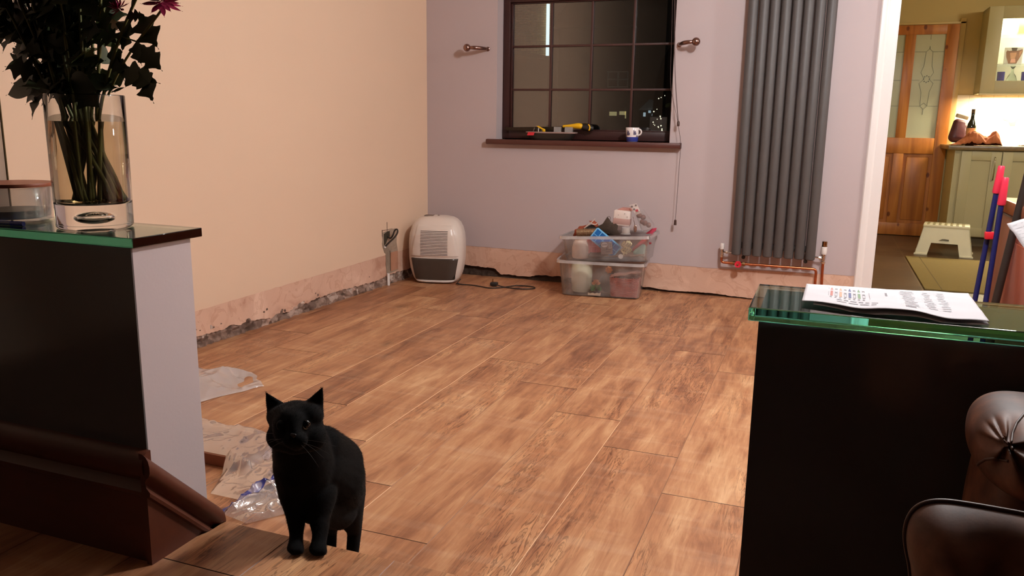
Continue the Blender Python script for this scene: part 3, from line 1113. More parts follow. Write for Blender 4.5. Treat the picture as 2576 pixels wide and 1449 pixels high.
obj('cable_end', MB().tube([(-2.5621, 4.4355, 0.2545), (-2.566, 4.432, 0.2458)], .0068, 10), M_WPLAS, t, label='white cut cable end')

# ================================================================ THINGS ON THE SILL
sz = .928
M_TRAY = mat('black_tray_plastic', rgb(36, 30, 26), .4, 0, .1)
M_TRIM = mat('grey_rim', rgb(158, 132, 124), .5)
M_YEL = mat('yellow_plastic', rgb(240, 180, 20), .35, 0, .04)
M_STEEL = mat('steel', rgb(150, 140, 130), .3, 1.0, .1)
M_CLR = film_mat('clear_plastic', (.8, .75, .72, 1), .55, .12)
t = thing('tool_tray', 'oval black tool tray with grey rim and red label on the window sill', 'tray', (-1.672, 5.035, sz))


def oval(a, b, z, n=40, p=2.8):
    out = []
    for k in range(n):
        th = 2 * math.pi * k / n
        c, s = math.cos(th), math.sin(th)
        out.append((-1.672 + a * math.copysign(abs(c) ** (2 / p), c), 5.035 + b * math.copysign(abs(s) ** (2 / p), s), z))
    return out


def loft(mb, rings, mi=0, cap=(True, True)):
    R = [[mb.bm.verts.new(p) for p in r] for r in rings]
    n = len(R[0])
    for A, B in zip(R[:-1], R[1:]):
        for k in range(n):
            f = mb.bm.faces.new((A[k], A[(k + 1) % n], B[(k + 1) % n], B[k]))
            f.material_index = mi
    if cap[0]:
        mb.bm.faces.new(R[0][::-1]).material_index = mi
    if cap[1]:
        mb.bm.faces.new(R[-1]).material_index = mi
    return mb


mb = loft(MB(), [oval(.125, .05, sz), oval(.145, .055, sz + .012), oval(.160, .060, sz + .045), oval(.157, .057, sz + .046), oval(.142, .052, sz + .014)])
obj('tray_body', mb, M_TRAY, t, smooth=50)
mb = loft(MB(), [oval(.166, .064, sz + .043), oval(.172, .067, sz + .047), oval(.172, .067, sz + .052), oval(.160, .06, sz + .053), oval(.158, .058, sz + .046)], cap=(False, False))
obj('rim', mb, M_TRIM, t, smooth=60)
o = obj('label_tab', MB().prism([(-1.815, 4.969, sz + .028), (-1.77, 4.968, sz + .029), (-1.762, 4.9665, sz + .049), (-1.807, 4.9665, sz + .049)], (0, -.002, 0)), mat('red_label', rgb(206, 44, 56), .5), t, label='red label')
o = thing('utility_knife', 'yellow utility knife standing in the tool tray on the sill', 'knife', (-1.735, 5.03, sz + .05))
mb = MB()
mb.prism([(-1.770, 5.022, sz + .085), (-1.762, 5.022, sz + .091), (-1.738, 5.022, sz + .078), (-1.714, 5.022, sz + .068), (-1.712, 5.022, sz + .05), (-1.73, 5.022, sz + .05), (-1.733, 5.022, sz + .066), (-1.752, 5.022, sz + .074)], (0, .016, 0), bev=.003)
obj('handle', mb, M_YEL, o)
obj('blade', MB().prism([(-1.785, 5.028, sz + .092), (-1.768, 5.028, sz + .092), (-1.765, 5.028, sz + .084)], (0, .002, 0)), M_STEEL, o, smooth=0)
rnd = random.Random(5)
for k in range(6):
    xx = -1.80 + .012 * k
    o = obj('drill_bit', MB().tube([(xx, 5.02 + rnd.uniform(-.015, .02), sz + .03), (xx + rnd.uniform(-.006, .02), 5.02 + rnd.uniform(-.015, .02), sz + .066 + rnd.uniform(0, .012))], .0038, 8), M_STEEL)
    tag(o, 'small steel bit standing at the left end of the black tool tray', 'drill bit', 'steel bits in the tool tray')
for nm, xx, ww, lb in (('fixings_box', -1.628, .045, 'small clear plastic fixings box in the middle of the tool tray'), ('fixings_box', -1.552, .050, 'small clear plastic fixings box at the right end of the tool tray')):
    o = obj(nm, MB().b2(xx - ww / 2, xx + ww / 2, 5.01, 5.045, sz + .03, sz + .085, .004), M_CLR)
    tag(o, lb, 'box')
t = thing('hand_saw', 'saw with a yellow and black handle lying across the tool tray', 'saw', (-1.5, 5.05, 1.02))
mb = MB()
ys_ = 5.080
mb.prism([(-2.018, ys_, 1.004), (-1.60, ys_, 1.016), (-1.60, ys_, .992), (-1.75, ys_, .985), (-2.0, ys_, .985)], (0, .002, 0))
obj('blade', mb, mat('dark_saw_steel', rgb(60, 52, 44), .35, .8, .2, 40), t, smooth=0)
mb = MB()
mb.tube([(-1.606, ys_ - .006, 1.016), (-1.58, ys_ - .010, 1.0165), (-1.54, ys_ - .012, 1.0185), (-1.508, ys_ - .013, 1.020), (-1.485, ys_ - .013, 1.0185), (-1.473, ys_ - .012, 1.0175)], [.009, .0105, .014, .0185, .019, .010], 16, smooth=2)
obj('grip', mb, M_YEL, t, smooth=180)
mb = MB()
mb.tube([(-1.49, ys_ - .004, 1.017), (-1.46, ys_ - .006, 1.012), (-1.425, ys_ - .006, 1.008), (-1.405, ys_ - .004, 1.004)], [.016, .021, .023, .012], 16, smooth=2)
obj('handle_back', mb, M_BLK, t, smooth=180, label='black rear of the handle')
obj('end_ring', MB().tube([(-1.433, ys_ - .03, 1.030), (-1.424, ys_ - .03, 1.024), (-1.421, ys_ - .03, 1.008), (-1.427, ys_ - .03, .992)], .0045, 8, smooth=1), M_YEL, t, smooth=180)

t = thing('mug', 'white mug with a royal blue lower half near the right end of the sill', 'mug', (-1.136, 5.01, sz))
zt = .088
M_MUGW = mat('white_glaze', rgb(236, 226, 222), .2, 0, .02)
M_MUGB = mat('blue_glaze', rgb(52, 66, 152), .25, 0, .04)
M_MUGD = mat('mug_print', rgb(92, 84, 110), .35)
obj('cup', MB().lathe([(0, .001), (.030, .001), (.0345, .005), (.0385, zt * .5), (.0425, zt - .002), (.041, zt), (.039, zt - .002), (.035, .012), (0, .01)], (-1.136, 5.01, sz), 32), M_MUGW, t, smooth=60)
obj('blue_band', MB().lathe([(.0303, .0015), (.0352, .005), (.0378, zt * .45), (.0376, zt * .45)], (-1.136, 5.01, sz), 32), M_MUGB, t, smooth=60, label='blue lower half')
for a0, z0, ww, hh in ((-2.3, .042, .022, .03), (-1.2, .045, .018, .027), (-2.75, .03, .012, .016), (-.7, .03, .01, .012)):
    mb = MB()
    for i in range(4):
        aa, ab = a0 + ww / .04 * i / 4, a0 + ww / .04 * (i + 1) / 4
        hh2 = hh * (1, .7, .9, .5)[i]
        r = .0415
        mb.poly([(-1.136 + r * math.cos(aa), 5.01 + r * math.sin(aa), sz + z0), (-1.136 + r * math.cos(ab), 5.01 + r * math.sin(ab), sz + z0), (-1.136 + r * math.cos(ab), 5.01 + r * math.sin(ab), sz + z0 + hh2), (-1.136 + r * math.cos(aa), 5.01 + r * math.sin(aa), sz + z0 + hh2)])
    obj('printed_motif', mb, M_MUGD, t, smooth=0)
obj('handle', MB().tube([(-1.098, 5.0, sz + .078), (-1.082, 4.995, sz + .076), (-1.076, 4.993, sz + .06), (-1.084, 4.995, sz + .045), (-1.1, 5.0, sz + .04)], .005, 10, smooth=2), M_MUGW, t, smooth=180)

# ================================================================ OUTSIDE, BEYOND THE GLASS
m, nt, b = new_mat('yellow_brick')
tc = N(nt, 'ShaderNodeTexCoord')
br = N(nt, 'ShaderNodeTexBrick')
br.inputs['Color1'].default_value = rgb(196, 178, 128)
br.inputs['Color2'].default_value = rgb(178, 156, 104)
br.inputs['Mortar'].default_value = rgb(108, 92, 64)
br.inputs['Scale'].default_value = 1.0
br.inputs['Mortar Size'].default_value = .007
br.inputs['Brick Width'].default_value = .225
br.inputs['Row Height'].default_value = .075
mp = N(nt, 'ShaderNodeMapping')
mp.inputs['Rotation'].default_value = (math.radians(90), 0, 0)
nt.links.new(tc.outputs['Object'], mp.inputs[0])
nt.links.new(mp.outputs[0], br.inputs[0])
nt.links.new(br.outputs[0], b.inputs['Base Color'])
b.inputs['Roughness'].default_value = .9
M_BRICK = m
M_NIGHT = mat('dark_slate', rgb(40, 34, 30), .9)
t = thing('neighbouring_house', 'yellow brick house corner with a white light strip seen through the top left pane', 'house', (-10, 26.0, 0))
mb = MB()
B0, B1, B2, B3 = (-10.3439, 26.0, 3.6044), (-8.824, 26.0, 3.1987), (-8.8858, 26.0, 5.6925), (-10.9398, 26.0, 5.7898)
mb.prism([(B3[0], 26.0, B0[2]), B1, B2, B3], (0, .3, 0))
obj('brick_wall', mb, M_BRICK, t, smooth=0)
obj('lean_to_roof', MB().prism([(B3[0], 25.6, B0[2]), (B1[0] + .03, 25.6, B1[2]), (B1[0] + .03, 25.6, B1[2] - .12), (B3[0], 25.6, B0[2] - .12)], (0, .7, 0)), M_NIGHT, t, smooth=0)
obj('lower_wall', MB().prism([(B3[0], 26.0, 0), (B1[0], 26.0, 0), (B1[0], 26.0, B1[2] - .12), (B3[0], 26.0, B0[2] - .12)], (0, .3, 0)), M_NIGHT, t, smooth=0)
obj('light_strip', MB().tube([(-8.8044, 25.9, 3.2156), (-8.817, 25.9, 4.8235)], .055, 10), mat('lit_strip', rgb(220, 235, 240), .5, emit=(.75, .92, 1, 1), estr=1.5), t, label='bright white vertical light strip')
M_LITY = mat('lit_window_yellow', rgb(230, 220, 150), .5, emit=(1, .85, .42, 1), estr=.30)
M_LITB = mat('lit_window_blue', rgb(190, 220, 230), .5, emit=(.65, .85, 1, 1), estr=.55)
M_FAINT = mat('self_glowing_frame', rgb(120, 118, 112), .7, emit=(.6, .62, .6, 1), estr=.012)  # frame bars given their own faint glow to show in the dark
M_RENDER = mat('self_glowing_gable', rgb(150, 148, 142), .8, emit=(.6, .62, .6, 1), estr=.016)  # gable glows faintly by itself in place of light falling on it
hy = 16.0


t = thing('distant_house', 'dark house across the street with two small yellow lit windows', 'house', (-4, hy + .3, 0))
obj('wall', MB().b2(-5.2, -3.75, hy, hy + .3, 0, 2.9), M_NIGHT, t, smooth=0)
obj('roof', MB().prism([(-5.3, hy - .1, 2.9), (-3.7, hy - .1, 2.9), (-4.0, hy - .1, 3.4), (-5.0, hy - .1, 3.4)], (0, .5, 0)), M_NIGHT, t, smooth=0)
for p, q in (((-4.104, 15.98, 1.2091), (-3.9619, 15.98, 1.2875)), ((-3.9031, 15.98, 1.2266), (-3.7781, 15.98, 1.2967)), ((-3.7881, 15.98, 1.1586), (-3.7702, 15.98, 1.2968))):
    obj('lit_window', MB().b2(p[0], q[0], hy - .03, hy + .01, p[2], q[2]), M_LITY, t, smooth=0)
mb = MB()
for p, q in (((-4.1659, 15.98, 1.7539), (-4.1538, 15.98, 2.0578)), ((-3.9732, 15.98, 1.7535), (-3.946, 15.98, 2.056)), ((-3.7742, 15.98, 1.7532), (-3.7638, 15.98, 2.0545)), ((-4.1773, 15.98, 2.0428), (-3.7641, 15.98, 2.062)), ((-4.1716, 15.98, 1.8986), (-3.7578, 15.98, 1.9192)), ((-4.1659, 15.98, 1.7539), (-3.7515, 15.98, 1.7758))):
    mb.b2(p[0], q[0], hy - .03, hy + .01, p[2], q[2])
obj('upper_window_frame', mb, M_FAINT, t, smooth=0)
t = thing('distant_cottage', 'pale gabled house across the street with bluish lit windows', 'house', (-2.6, hy, 0))
p0, p1, p2 = (-3.5299, 16.0, 1.3221), (-3.3201, 16.0, 1.5278), (-3.1241, 16.0, 1.3404)
obj('gable', MB().prism([p0, p2, p1], (0, .3, 0)), M_RENDER, t, smooth=0)
obj('wall', MB().b2(p0[0] + .02, p2[0] + .2, hy + .01, hy + .3, 0, p0[2]), M_NIGHT, t, smooth=0)
for p, q in (((-3.4211, 15.96, 1.2007), (-3.3855, 15.96, 1.2769)), ((-3.3226, 15.96, 1.2699), (-3.2859, 15.96, 1.3156)), ((-3.2495, 15.96, 1.2101), (-3.2051, 15.96, 1.2559)), ((-3.1717, 15.96, 1.2109), (-3.1357, 15.96, 1.2641))):
    obj('lit_window', MB().b2(p[0], q[0], hy - .05, hy + .02, p[2], q[2]), M_LITB, t, smooth=0)
# dark tree shape standing in for an arch reflected in the glass, with string lights
t = thing('arch_reflection_tree', 'dark rounded tree shape at the right window edge standing in for a reflected arch, with tiny string lights', 'tree', (-1.10, 7.0, 0))
rnd = random.Random(9)
mb = MB()
TX, TR = -1.13, .30


def tree_r(z):
    return TR * math.sqrt(max(0, 1 - (z / 1.78) ** 6))


def tree_fn(u, v):
    z = .05 + 1.72 * v
    a = u * 2 * math.pi
    r = tree_r(z) * (1 + .05 * noise.noise(Vector((math.cos(a) * 4, math.sin(a) * 4, z * 6))))
    return (TX + r * math.cos(a), 7.0 + r * math.sin(a), z)


mb.grid(48, 60, tree_fn, closed_u=True)
obj('crown', mb, mat('arch_reflection_dark', rgb(16, 14, 10), .9, 0, .3, 30), t, smooth=180)
obj('trunk', MB().tube([(TX, 7.0, 0), (TX, 7.0, .2)], .05, 10), M_NIGHT, t)
M_BULB = mat('warm_bulb', rgb(255, 240, 200), .5, emit=(1, .93, .7, 1), estr=2.0)
for k in range(26):
    cx_ = rnd.uniform(-1.385, -1.27)
    c0 = (cx_, 7.0 - tree_r(.9) * 1.07 * math.sqrt(max(.05, 1 - ((cx_ - TX) / (TR * 1.02)) ** 2)), rnd.uniform(.97, 1.27))
    obj('string_light', MB().ball(c0, rnd.uniform(.0035, .0065), 1), M_BULB, t, smooth=180)

# ================================================================ DEHUMIDIFIER
M_CREAM = mat('cream_plastic', rgb(224, 208, 196), .28, 0, .02, 8, 0, .5)
M_SMOKE = glass_mat('smoked_tank', (.30, .26, .22, 1), .05, 1.3)
m, nt, b = new_mat('smoked_tank_plastic')
b.inputs['Base Color'].default_value = rgb(62, 50, 42)
b.inputs['Roughness'].default_value = .12
b.inputs['Alpha'].default_value = .82
M_SMOKE = m
M_SLOT = mat('dark_slot', rgb(70, 52, 50), .7)
DX, DY = -2.342, 4.735
t = thing('dehumidifier', 'cream rounded dehumidifier with a grille and smoked water tank in the corner', 'dehumidifier', (DX, DY, 0), math.radians(15))
# body: rounded-rect cross sections lofted upward (front is -y)


def rrect(cx, cy, hx, hy, z, n=12, p=4.0):
    out = []
    m_ = n * 4
    for k in range(m_):
        th = 2 * math.pi * k / m_ + math.pi / m_
        c, s = math.cos(th), math.sin(th)
        out.append((cx + hx * math.copysign(abs(c) ** (2 / p), c), cy + hy * math.copysign(abs(s) ** (2 / p), s), z))
    return out


lev = [(.004, .120, .095, 0), (.010, .138, .108, 0), (.03, .152, .115, 0), (.06, .164, .122, 0), (.10, .174, .127, 0), (.16, .181, .131, 0), (.22, .183, .132, 0), (.27, .182, .131, 0), (.32, .177, .127, .002), (.36, .166, .118, .006), (.39, .150, .104, .010), (.41, .130, .088, .014), (.424, .104, .068, .018), (.431, .07, .045, .020), (.433, .03, .02, .02)]
mb = loft(MB(), [rrect(0, c, a, b_, z, 14, 3.4) for z, a, b_, c in lev])
body = obj('housing', mb, M_CREAM, t, smooth=60, local=True)
# front mask: slightly proud front panel
mb = MB()


def front(u, v, z0, z1, hw0, hw1, proud, top_in=0.0):
    z = z0 + (z1 - z0) * v
    a = lerp_list([(q[0], q[1]) for q in lev], z)
    bb = lerp_list([(q[0], q[2]) for q in lev], z)
    cy = lerp_list([(q[0], q[3]) for q in lev], z)
    hwid = hw0 + (hw1 - hw0) * v
    x = (u * 2 - 1) * hwid
    y = cy - bb * max(0, 1 - abs(x / a) ** 3.4) ** (1 / 3.4)
    e = min(1.0, min(u, 1 - u, v, 1 - v) / .03)
    return (x, y - proud * e + (1 - e) * .004, z)


obj('front_panel', MB().grid(40, 30, lambda u, v: front(u, v, .176, .385, .164, .118, .006)), M_CREAM, t, smooth=60, local=True)
obj('water_tank', MB().grid(40, 20, lambda u, v: front(u, v, .022, .172, .132, .160, .006)), M_SMOKE, t, smooth=60, local=True, label='smoked water tank')
obj('tank_inside', MB().b2(-.115, .135, -.1005, -.10, .035, .165), mat('tank_dark_inside', rgb(64, 52, 42), .7, 0, .3, 12), t, smooth=0, local=True)
for k in range(17):
    z = .192 + k * (.345 - .192) / 16
    mb = MB()
    for i in range(12):
        xa, xb = -.088 + .178 * i / 12, -.088 + .178 * (i + 1) / 12
        q = []
        for xx in (xa, xb):
            for zz in (z - .0017, z + .0017):
                a = lerp_list([(q_[0], q_[1]) for q_ in lev], zz)
                bb = lerp_list([(q_[0], q_[2]) for q_ in lev], zz)
                cy = lerp_list([(q_[0], q_[3]) for q_ in lev], zz)
                q.append((xx, cy - bb * max(0, 1 - abs(xx / a) ** 3.4) ** (1 / 3.4) - .0072, zz))
        mb.poly([q[0], q[2], q[3], q[1]])
    obj('grille_slot', mb, M_SLOT, t, smooth=0, local=True)
obj('control_panel', MB().b2(-.085, -.025, -.02, .035, .429, .435, .002).b2(0, .012, 0, .012, .431, .437, .002), mat('grey_buttons', rgb(128, 108, 96), .5), t, local=True)
obj('base_lip', MB().grid(40, 5, lambda u, v: front(u, v, .006, .024, .12, .132, .010)), mat('white_lip', rgb(240, 230, 222), .3), t, smooth=60, local=True)
t2 = thing('power_cable', 'black cable with plug lying in a loop on the floor beside the dehumidifier', 'cable', (-2.0, 4.75, 0))
P3 = [(-2.16, 4.70, .03), (-2.15, 4.62, .022), (-2.13, 4.63, .012), (-2.165, 4.66, .006), (-2.19, 4.69, .006), (-2.14, 4.66, .004), (-2.08, 4.68, .004), (-1.99, 4.655, .004), (-1.93, 4.63, .004), (-1.88, 4.66, .004), (-1.83, 4.74, .004), (-1.80, 4.79, .004), (-1.75, 4.80, .004), (-1.68, 4.79, .004), (-1.66, 4.75, .004), (-1.70, 4.70, .004), (-1.78, 4.69, .004), (-1.87, 4.70, .006), (-1.90, 4.705, .012)]
obj('cord', MB().tube(P3, .0035, 8, smooth=3), M_BLK, t2, smooth=180)
mb = MB()
mb.box((-1.93, 4.715, .0165), (.048, .042, .022), .006, (0, 0, .2))
obj('plug', mb, M_BLK, t2)
obj('pin', MB().b2(-1.94, -1.936, 4.71, 4.716, .027, .048), M_BRASS, t2)

# ================================================================ VASE + BOUQUET
VX, VY, VZ = -1.346, 1.193, .8168
M_VG = glass_mat('vase_glass', (.985, .99, .985, 1), 0, 1.45)
M_WAT = glass_mat('vase_water', (.97, .95, .88, 1), 0, 1.33, (.70, .56, .30, 1), 6.5)
t = thing('flower_vase', 'tall clear glass cylinder vase with thick bubble base on the left countertop', 'vase', (VX, VY, VZ))
prof = [(0, .0), (.064, 0), (.069, .003), (.070, .008), (.0715, .254), (.0705, .2555), (.0685, .254), (.067, .052), (.060, .0475), (0, .047)]
mb = MB().lathe(prof, (VX, VY, VZ), 48)
mb.ball((VX, VY, VZ + .022), .020, 3, (1.35, 1.35, .62))
for f in mb.bm.faces:
    pass
o = obj('glass_body', mb, M_VG, t, smooth=50)
# flip the bubble so it reads as air inside the glass
bmx = bmesh.new()
bmx.from_mesh(o.data)
bub = [f for f in bmx.faces if all((v.co - Vector((VX, VY, VZ + .022))).length < .03 for v in f.verts)]
bmesh.ops.reverse_faces(bmx, faces=bub)
bmx.to_mesh(o.data)
bmx.free()
obj('water', MB().lathe([(0, .0478), (.0600, .0482), (.0667, .053), (.0684, .205), (0, .205)], (VX, VY, VZ), 48), M_WAT, t, smooth=50)

M_STEM = mat('green_stem', rgb(92, 90, 36), .6, 0, .2, 20)
M_LEAF = mat('dark_leaf', rgb(44, 50, 20), .55, 0, .3, 25)
M_LEAF2 = mat('broad_leaf', rgb(58, 64, 22), .5, 0, .25, 20)
M_PETAL = mat('magenta_petal', rgb(150, 14, 62), .55, 0, .25, 40)
bq = thing('flower_bouquet', 'bunch of dark-leaved magenta chrysanthemums standing in the glass vase', 'flowers', (VX, VY, VZ + .05))
rnd = random.Random(21)


def leaf_mesh(mb, base, d, n, L, W, lobes, curl):
    """lobed leaf: midrib along d, blade normal n"""
    d = d.normalized()
    n = (n - d * n.dot(d)).normalized()
    s = d.cross(n)
    K = 16
    left, right, mid = [], [], []
    for k in range(K + 1):
        u = k / K
        wv = math.sin(min(1, u * 1.08) * math.pi) ** .8 * (0.55 + .45 * math.sin(u * math.pi * .9))
        lob = 1 + (lobes * math.sin(u * 2 * math.pi * 3.3 + .6) if lobes else 0)
        wd = W * wv * max(.14, lob) if 0 < u < 1 else 0.0008
        if u < .14:
            wd = max(.0012, wd * (u / .14) ** 1.5)
        c = base + d * (L * u) - n * (curl * L * u * u) + n * .0
        mid.append(mb.bm.verts.new(c))
        left.append(mb.bm.verts.new(c + s * wd + n * wd * .22 - d * (.05 * L * lobes * (1 if lob > 1 else 0))))
        right.append(mb.bm.verts.new(c - s * wd + n * wd * .22 - d * (.05 * L * lobes * (1 if lob > 1 else 0))))
    for k in range(K):
        mb.bm.faces.new((mid[k], mid[k + 1], left[k + 1], left[k]))
        mb.bm.faces.new((right[k], right[k + 1], mid[k + 1], mid[k]))


def flower(parent, c, axis, R, m=None, petals=70):
    mb = MB()
    ax = axis.normalized()
    e1 = ax.orthogonal().normalized()
    e2 = ax.cross(e1)
    for k in range(petals):
        lay = k / petals
        a = k * 2.39996
        el = math.radians(-25 + 95 * lay)
        rr = R * (1.0 - .45 * lay)
        dr = (e1 * math.cos(a) + e2 * math.sin(a)) * math.cos(el) + ax * math.sin(el)
        leaf_mesh(mb, c + dr * R * .12, dr, ax if el < 1 else e1, rr * rnd.uniform(.85, 1.05), R * .13, 0, -.25)
    return obj('flower_head', mb, m or M_PETAL, parent, smooth=180)


stems = []
tops = [(-1.50, 1.16, 1.40), (-1.56, 1.22, 1.30), (-1.45, 1.13, 1.46), (-1.40, 1.20, 1.52), (-1.36, 1.25, 1.46), (-1.30, 1.17, 1.44), (-1.25, 1.20, 1.36), (-1.62, 1.17, 1.32), (-1.66, 1.21, 1.26), (-1.47, 1.24, 1.36), (-1.34, 1.14, 1.48), (-1.54, 1.13, 1.36), (-1.42, 1.26, 1.44), (-1.28, 1.22, 1.42), (-1.18, 1.19, 1.262), (-1.44, 1.22, 1.38), (-1.38, 1.15, 1.42), (-1.50, 1.19, 1.45), (-1.33, 1.20, 1.40), (-1.42, 1.18, 1.34), (-1.48, 1.14, 1.34)]
for i, tp in enumerate(tops):
    a = i * 2.4
    p0 = Vector((VX - (tp[0] - VX) * .12 + .03 * math.cos(a), VY + .035 * math.sin(a), VZ + .055))
    pr_ = Vector((VX + max(-.05, min(.05, (tp[0] - VX) * .28)), VY + max(-.045, min(.045, (tp[1] - VY) * .5)), VZ + .25))
    p3 = Vector(tp)
    pts = [p0, p0 * .5 + pr_ * .5, pr_, pr_ * .55 + p3 * .45 + Vector((0, 0, .02)), p3]
    mb = MB().tube(pts, [.0036, .0034, .0032, .0028, .0022], 8, smooth=2)
    st = obj('stem', mb, M_STEM, bq, smooth=180)
    # leaves on the stem, above the rim
    ml = MB()
    nl = rnd.randint(26, 33) if i != 14 else 5
    for k in range(nl):
        u = rnd.uniform(0.0, 1.0)
        if u < .45:
            base = pr_.lerp(pts[3], u / .45)
        else:
            base = pts[3].lerp(p3, (u - .45) / .55)
        if base.z < VZ + .262:
            base = base + Vector((0, 0, VZ + .265 - base.z))
        az = rnd.uniform(0, 6.283)
        if i == 14:
            az = rnd.choice((-.4, .2, 2.9))
        el = rnd.uniform(-.7, .6)
        d = Vector((math.cos(az) * math.cos(el), math.sin(az) * math.cos(el) * .6, math.sin(el)))
        nn = Vector((rnd.uniform(-.5, .5), -1, rnd.uniform(.2, .9)))
        L = rnd.uniform(.040, .068) * (1 if i != 14 else .7)
        leaf_mesh(ml, base, d, nn, L, L * rnd.uniform(.26, .36), rnd.choice((.0, .38, .45)), rnd.uniform(.1, .5))
    # narrow leaves under water line on a few stems
    obj('leaves', ml, M_LEAF if i % 3 else M_LEAF2, st, smooth=180)
# the leaves whose outline stands clear against the wall
ml = MB()


def L3(p0, p1, W, lob, curl, nz=.3):
    a, b_ = Vector(p0), Vector(p1)
    leaf_mesh(ml, a, b_ - a, Vector((.1, -1, nz)), (b_ - a).length * (1 + .2 * curl), W, lob, curl)


for q in (((-1.4353, 1.19, 1.0948), (-1.5609, 1.18, 1.0762), 0.022, 0, 0.15), ((-1.451, 1.2, 1.0847), (-1.5439, 1.19, 1.0976), 0.014, 0, 0.1), ((-1.2492, 1.19, 1.1158), (-1.1534, 1.18, 1.0954), 0.022, 0.35, 0.1), ((-1.2004, 1.19, 1.1211), (-1.1609, 1.18, 1.0551), 0.019, 0.5, 0), ((-1.1818, 1.18, 1.1587), (-1.1324, 1.17, 1.1156), 0.02, 0.3, 0.1), ((-1.2006, 1.2, 1.2205), (-1.1575, 1.19, 1.1557), 0.024, 0.42, 0.1), ((-1.2002, 1.19, 1.1705), (-1.1879, 1.18, 1.1259), 0.016, 0.3, 0.1),
          ((-1.2732, 1.19, 1.0767), (-1.2264, 1.18, 1.0857), 0.003, 0, 0), ((-1.4103, 1.18, 1.0733), (-1.4382, 1.17, 1.051), 0.012, 0.5, 0.1), ((-1.4562, 1.2, 1.1243), (-1.4913, 1.19, 1.1542), 0.004, 0, 0), ((-1.4654, 1.2, 1.1206), (-1.4887, 1.19, 1.1277), 0.003, 0, 0), ((-1.4902, 1.19, 1.1617), (-1.5152, 1.18, 1.1274), 0.016, 0.45, 0.1), ((-1.2202, 1.2, 1.2142), (-1.2455, 1.19, 1.1501), 0.02, 0.4, 0.1), ((-1.2712, 1.2, 1.173), (-1.2461, 1.19, 1.0999), 0.015, 0.3, 0.1), ((-1.4836, 1.19, 1.2064), (-1.5492, 1.18, 1.1921), 0.02, 0.4, 0.1), ((-1.4342, 1.18, 1.1672), (-1.5092, 1.17, 1.1528), 0.022, 0.4, 0.1)):
    L3(*q)
obj('outer_leaves', ml, M_LEAF2, bq, smooth=180)
obj('side_shoot', MB().tube([(-1.2926, 1.2, 1.0712), (-1.2542, 1.195, 1.1183), (-1.2005, 1.19, 1.167), (-1.1526, 1.19, 1.2074), (-1.1297, 1.185, 1.2231)], .0022, 8, smooth=2), M_STEM, bq, smooth=180)
obj('side_shoot', MB().tube([(-1.2005, 1.19, 1.167), (-1.2256, 1.19, 1.1738), (-1.253, 1.2, 1.1783)], .0016, 6, smooth=1), M_STEM, bq, smooth=180)
flower(bq, Vector((-1.1332, 1.185, 1.2354)), Vector((.5, -.5, .8)), .036)
flower(bq, Vector((-1.2267, 1.18, 1.2258)), Vector((-.2, -.6, .6)), .022, petals=40)
flower(bq, Vector((-1.44, 1.15, 1.47)), Vector((-.2, -.5, 1)), .03)
flower(bq, Vector((-1.34, 1.2, 1.50)), Vector((.2, -.3, 1)), .03)

# ================================================================ CANDLE BOWL, PEN, GLASS FRAME
BX, BY = -1.565, 1.193
M_BG = film_mat('bowl_glass', (.8, .74, .68, 1), .82, .12, .03)
t = thing('candle_jar', 'low round glass candle jar with a wooden lid at the left picture edge', 'candle jar', (BX, BY, .8168))
obj('glass_bowl', MB().lathe([(0, 0), (.058, 0), (.066, .004), (.0705, .07), (.0700, .0705), (.0685, .069), (.064, .010), (.055, .007), (0, .007)], (BX, BY, .8168), 40), M_BG, t, smooth=50)
obj('wax', MB().lathe([(0, .0074), (.0545, .0075), (.0628, .0105), (.0640, .024), (0, .024)], (BX, BY, .8168), 40), mat('dark_wax', rgb(92, 82, 54), .4, 0, .15), t, smooth=50)
obj('lid', MB().lathe([(0, .0712), (.066, .0712), (.0735, .072), (.0745, .075), (.0735, .079), (0, .0795)], (BX, BY, .8168), 40), mat('red_brown_lid', rgb(140, 70, 44), .45, 0, .2, 12, stretch=(1, 12, 1)), t, smooth=40, label='red-brown wooden lid')
mb = MB()
mb.tube([(-1.5846, 1.135, 0.8083), (-1.5027, 1.16, 0.8192), (-1.449, 1.178, 0.8252)], .0042, 10)
t = thing('pen', 'blue ballpoint pen lying on the left countertop in front of the candle jar', 'pen', (-1.56, 1.15, .82))
zz = .8212
obj('barrel', MB().tube([(-1.63, 1.117, zz), (-1.497, 1.131, zz)], .0042, 12), mat('clear_blue_barrel', rgb(60, 80, 150), .15, 0, .1), t)
obj('cap', MB().tube([(-1.50, 1.1305, zz), (-1.470, 1.134, zz)], .0046, 12), mat('blue_cap', rgb(30, 50, 170), .25), t)
t = thing('glass_photo_frame', 'upright clear glass frame behind the candle jar, cut by the picture edge', 'frame', (-1.68, 1.262, .8168), 0)
p, q = (-1.6724, 1.262, 0.8982), (-1.6809, 1.262, 1.0226)
obj('glass_sheet', MB().b2(-1.86, p[0], 1.262, 1.266, .8168, q[2] + .1), film_mat('clear_sheet', (.85, .82, .8, 1), .8, .1), t, smooth=0)
obj('edge', MB().tube([(p[0], 1.264, .8168), (p[0], 1.264, q[2] + .1)], .0022, 8), mat('dark_edge', rgb(90, 72, 44), .3), t)

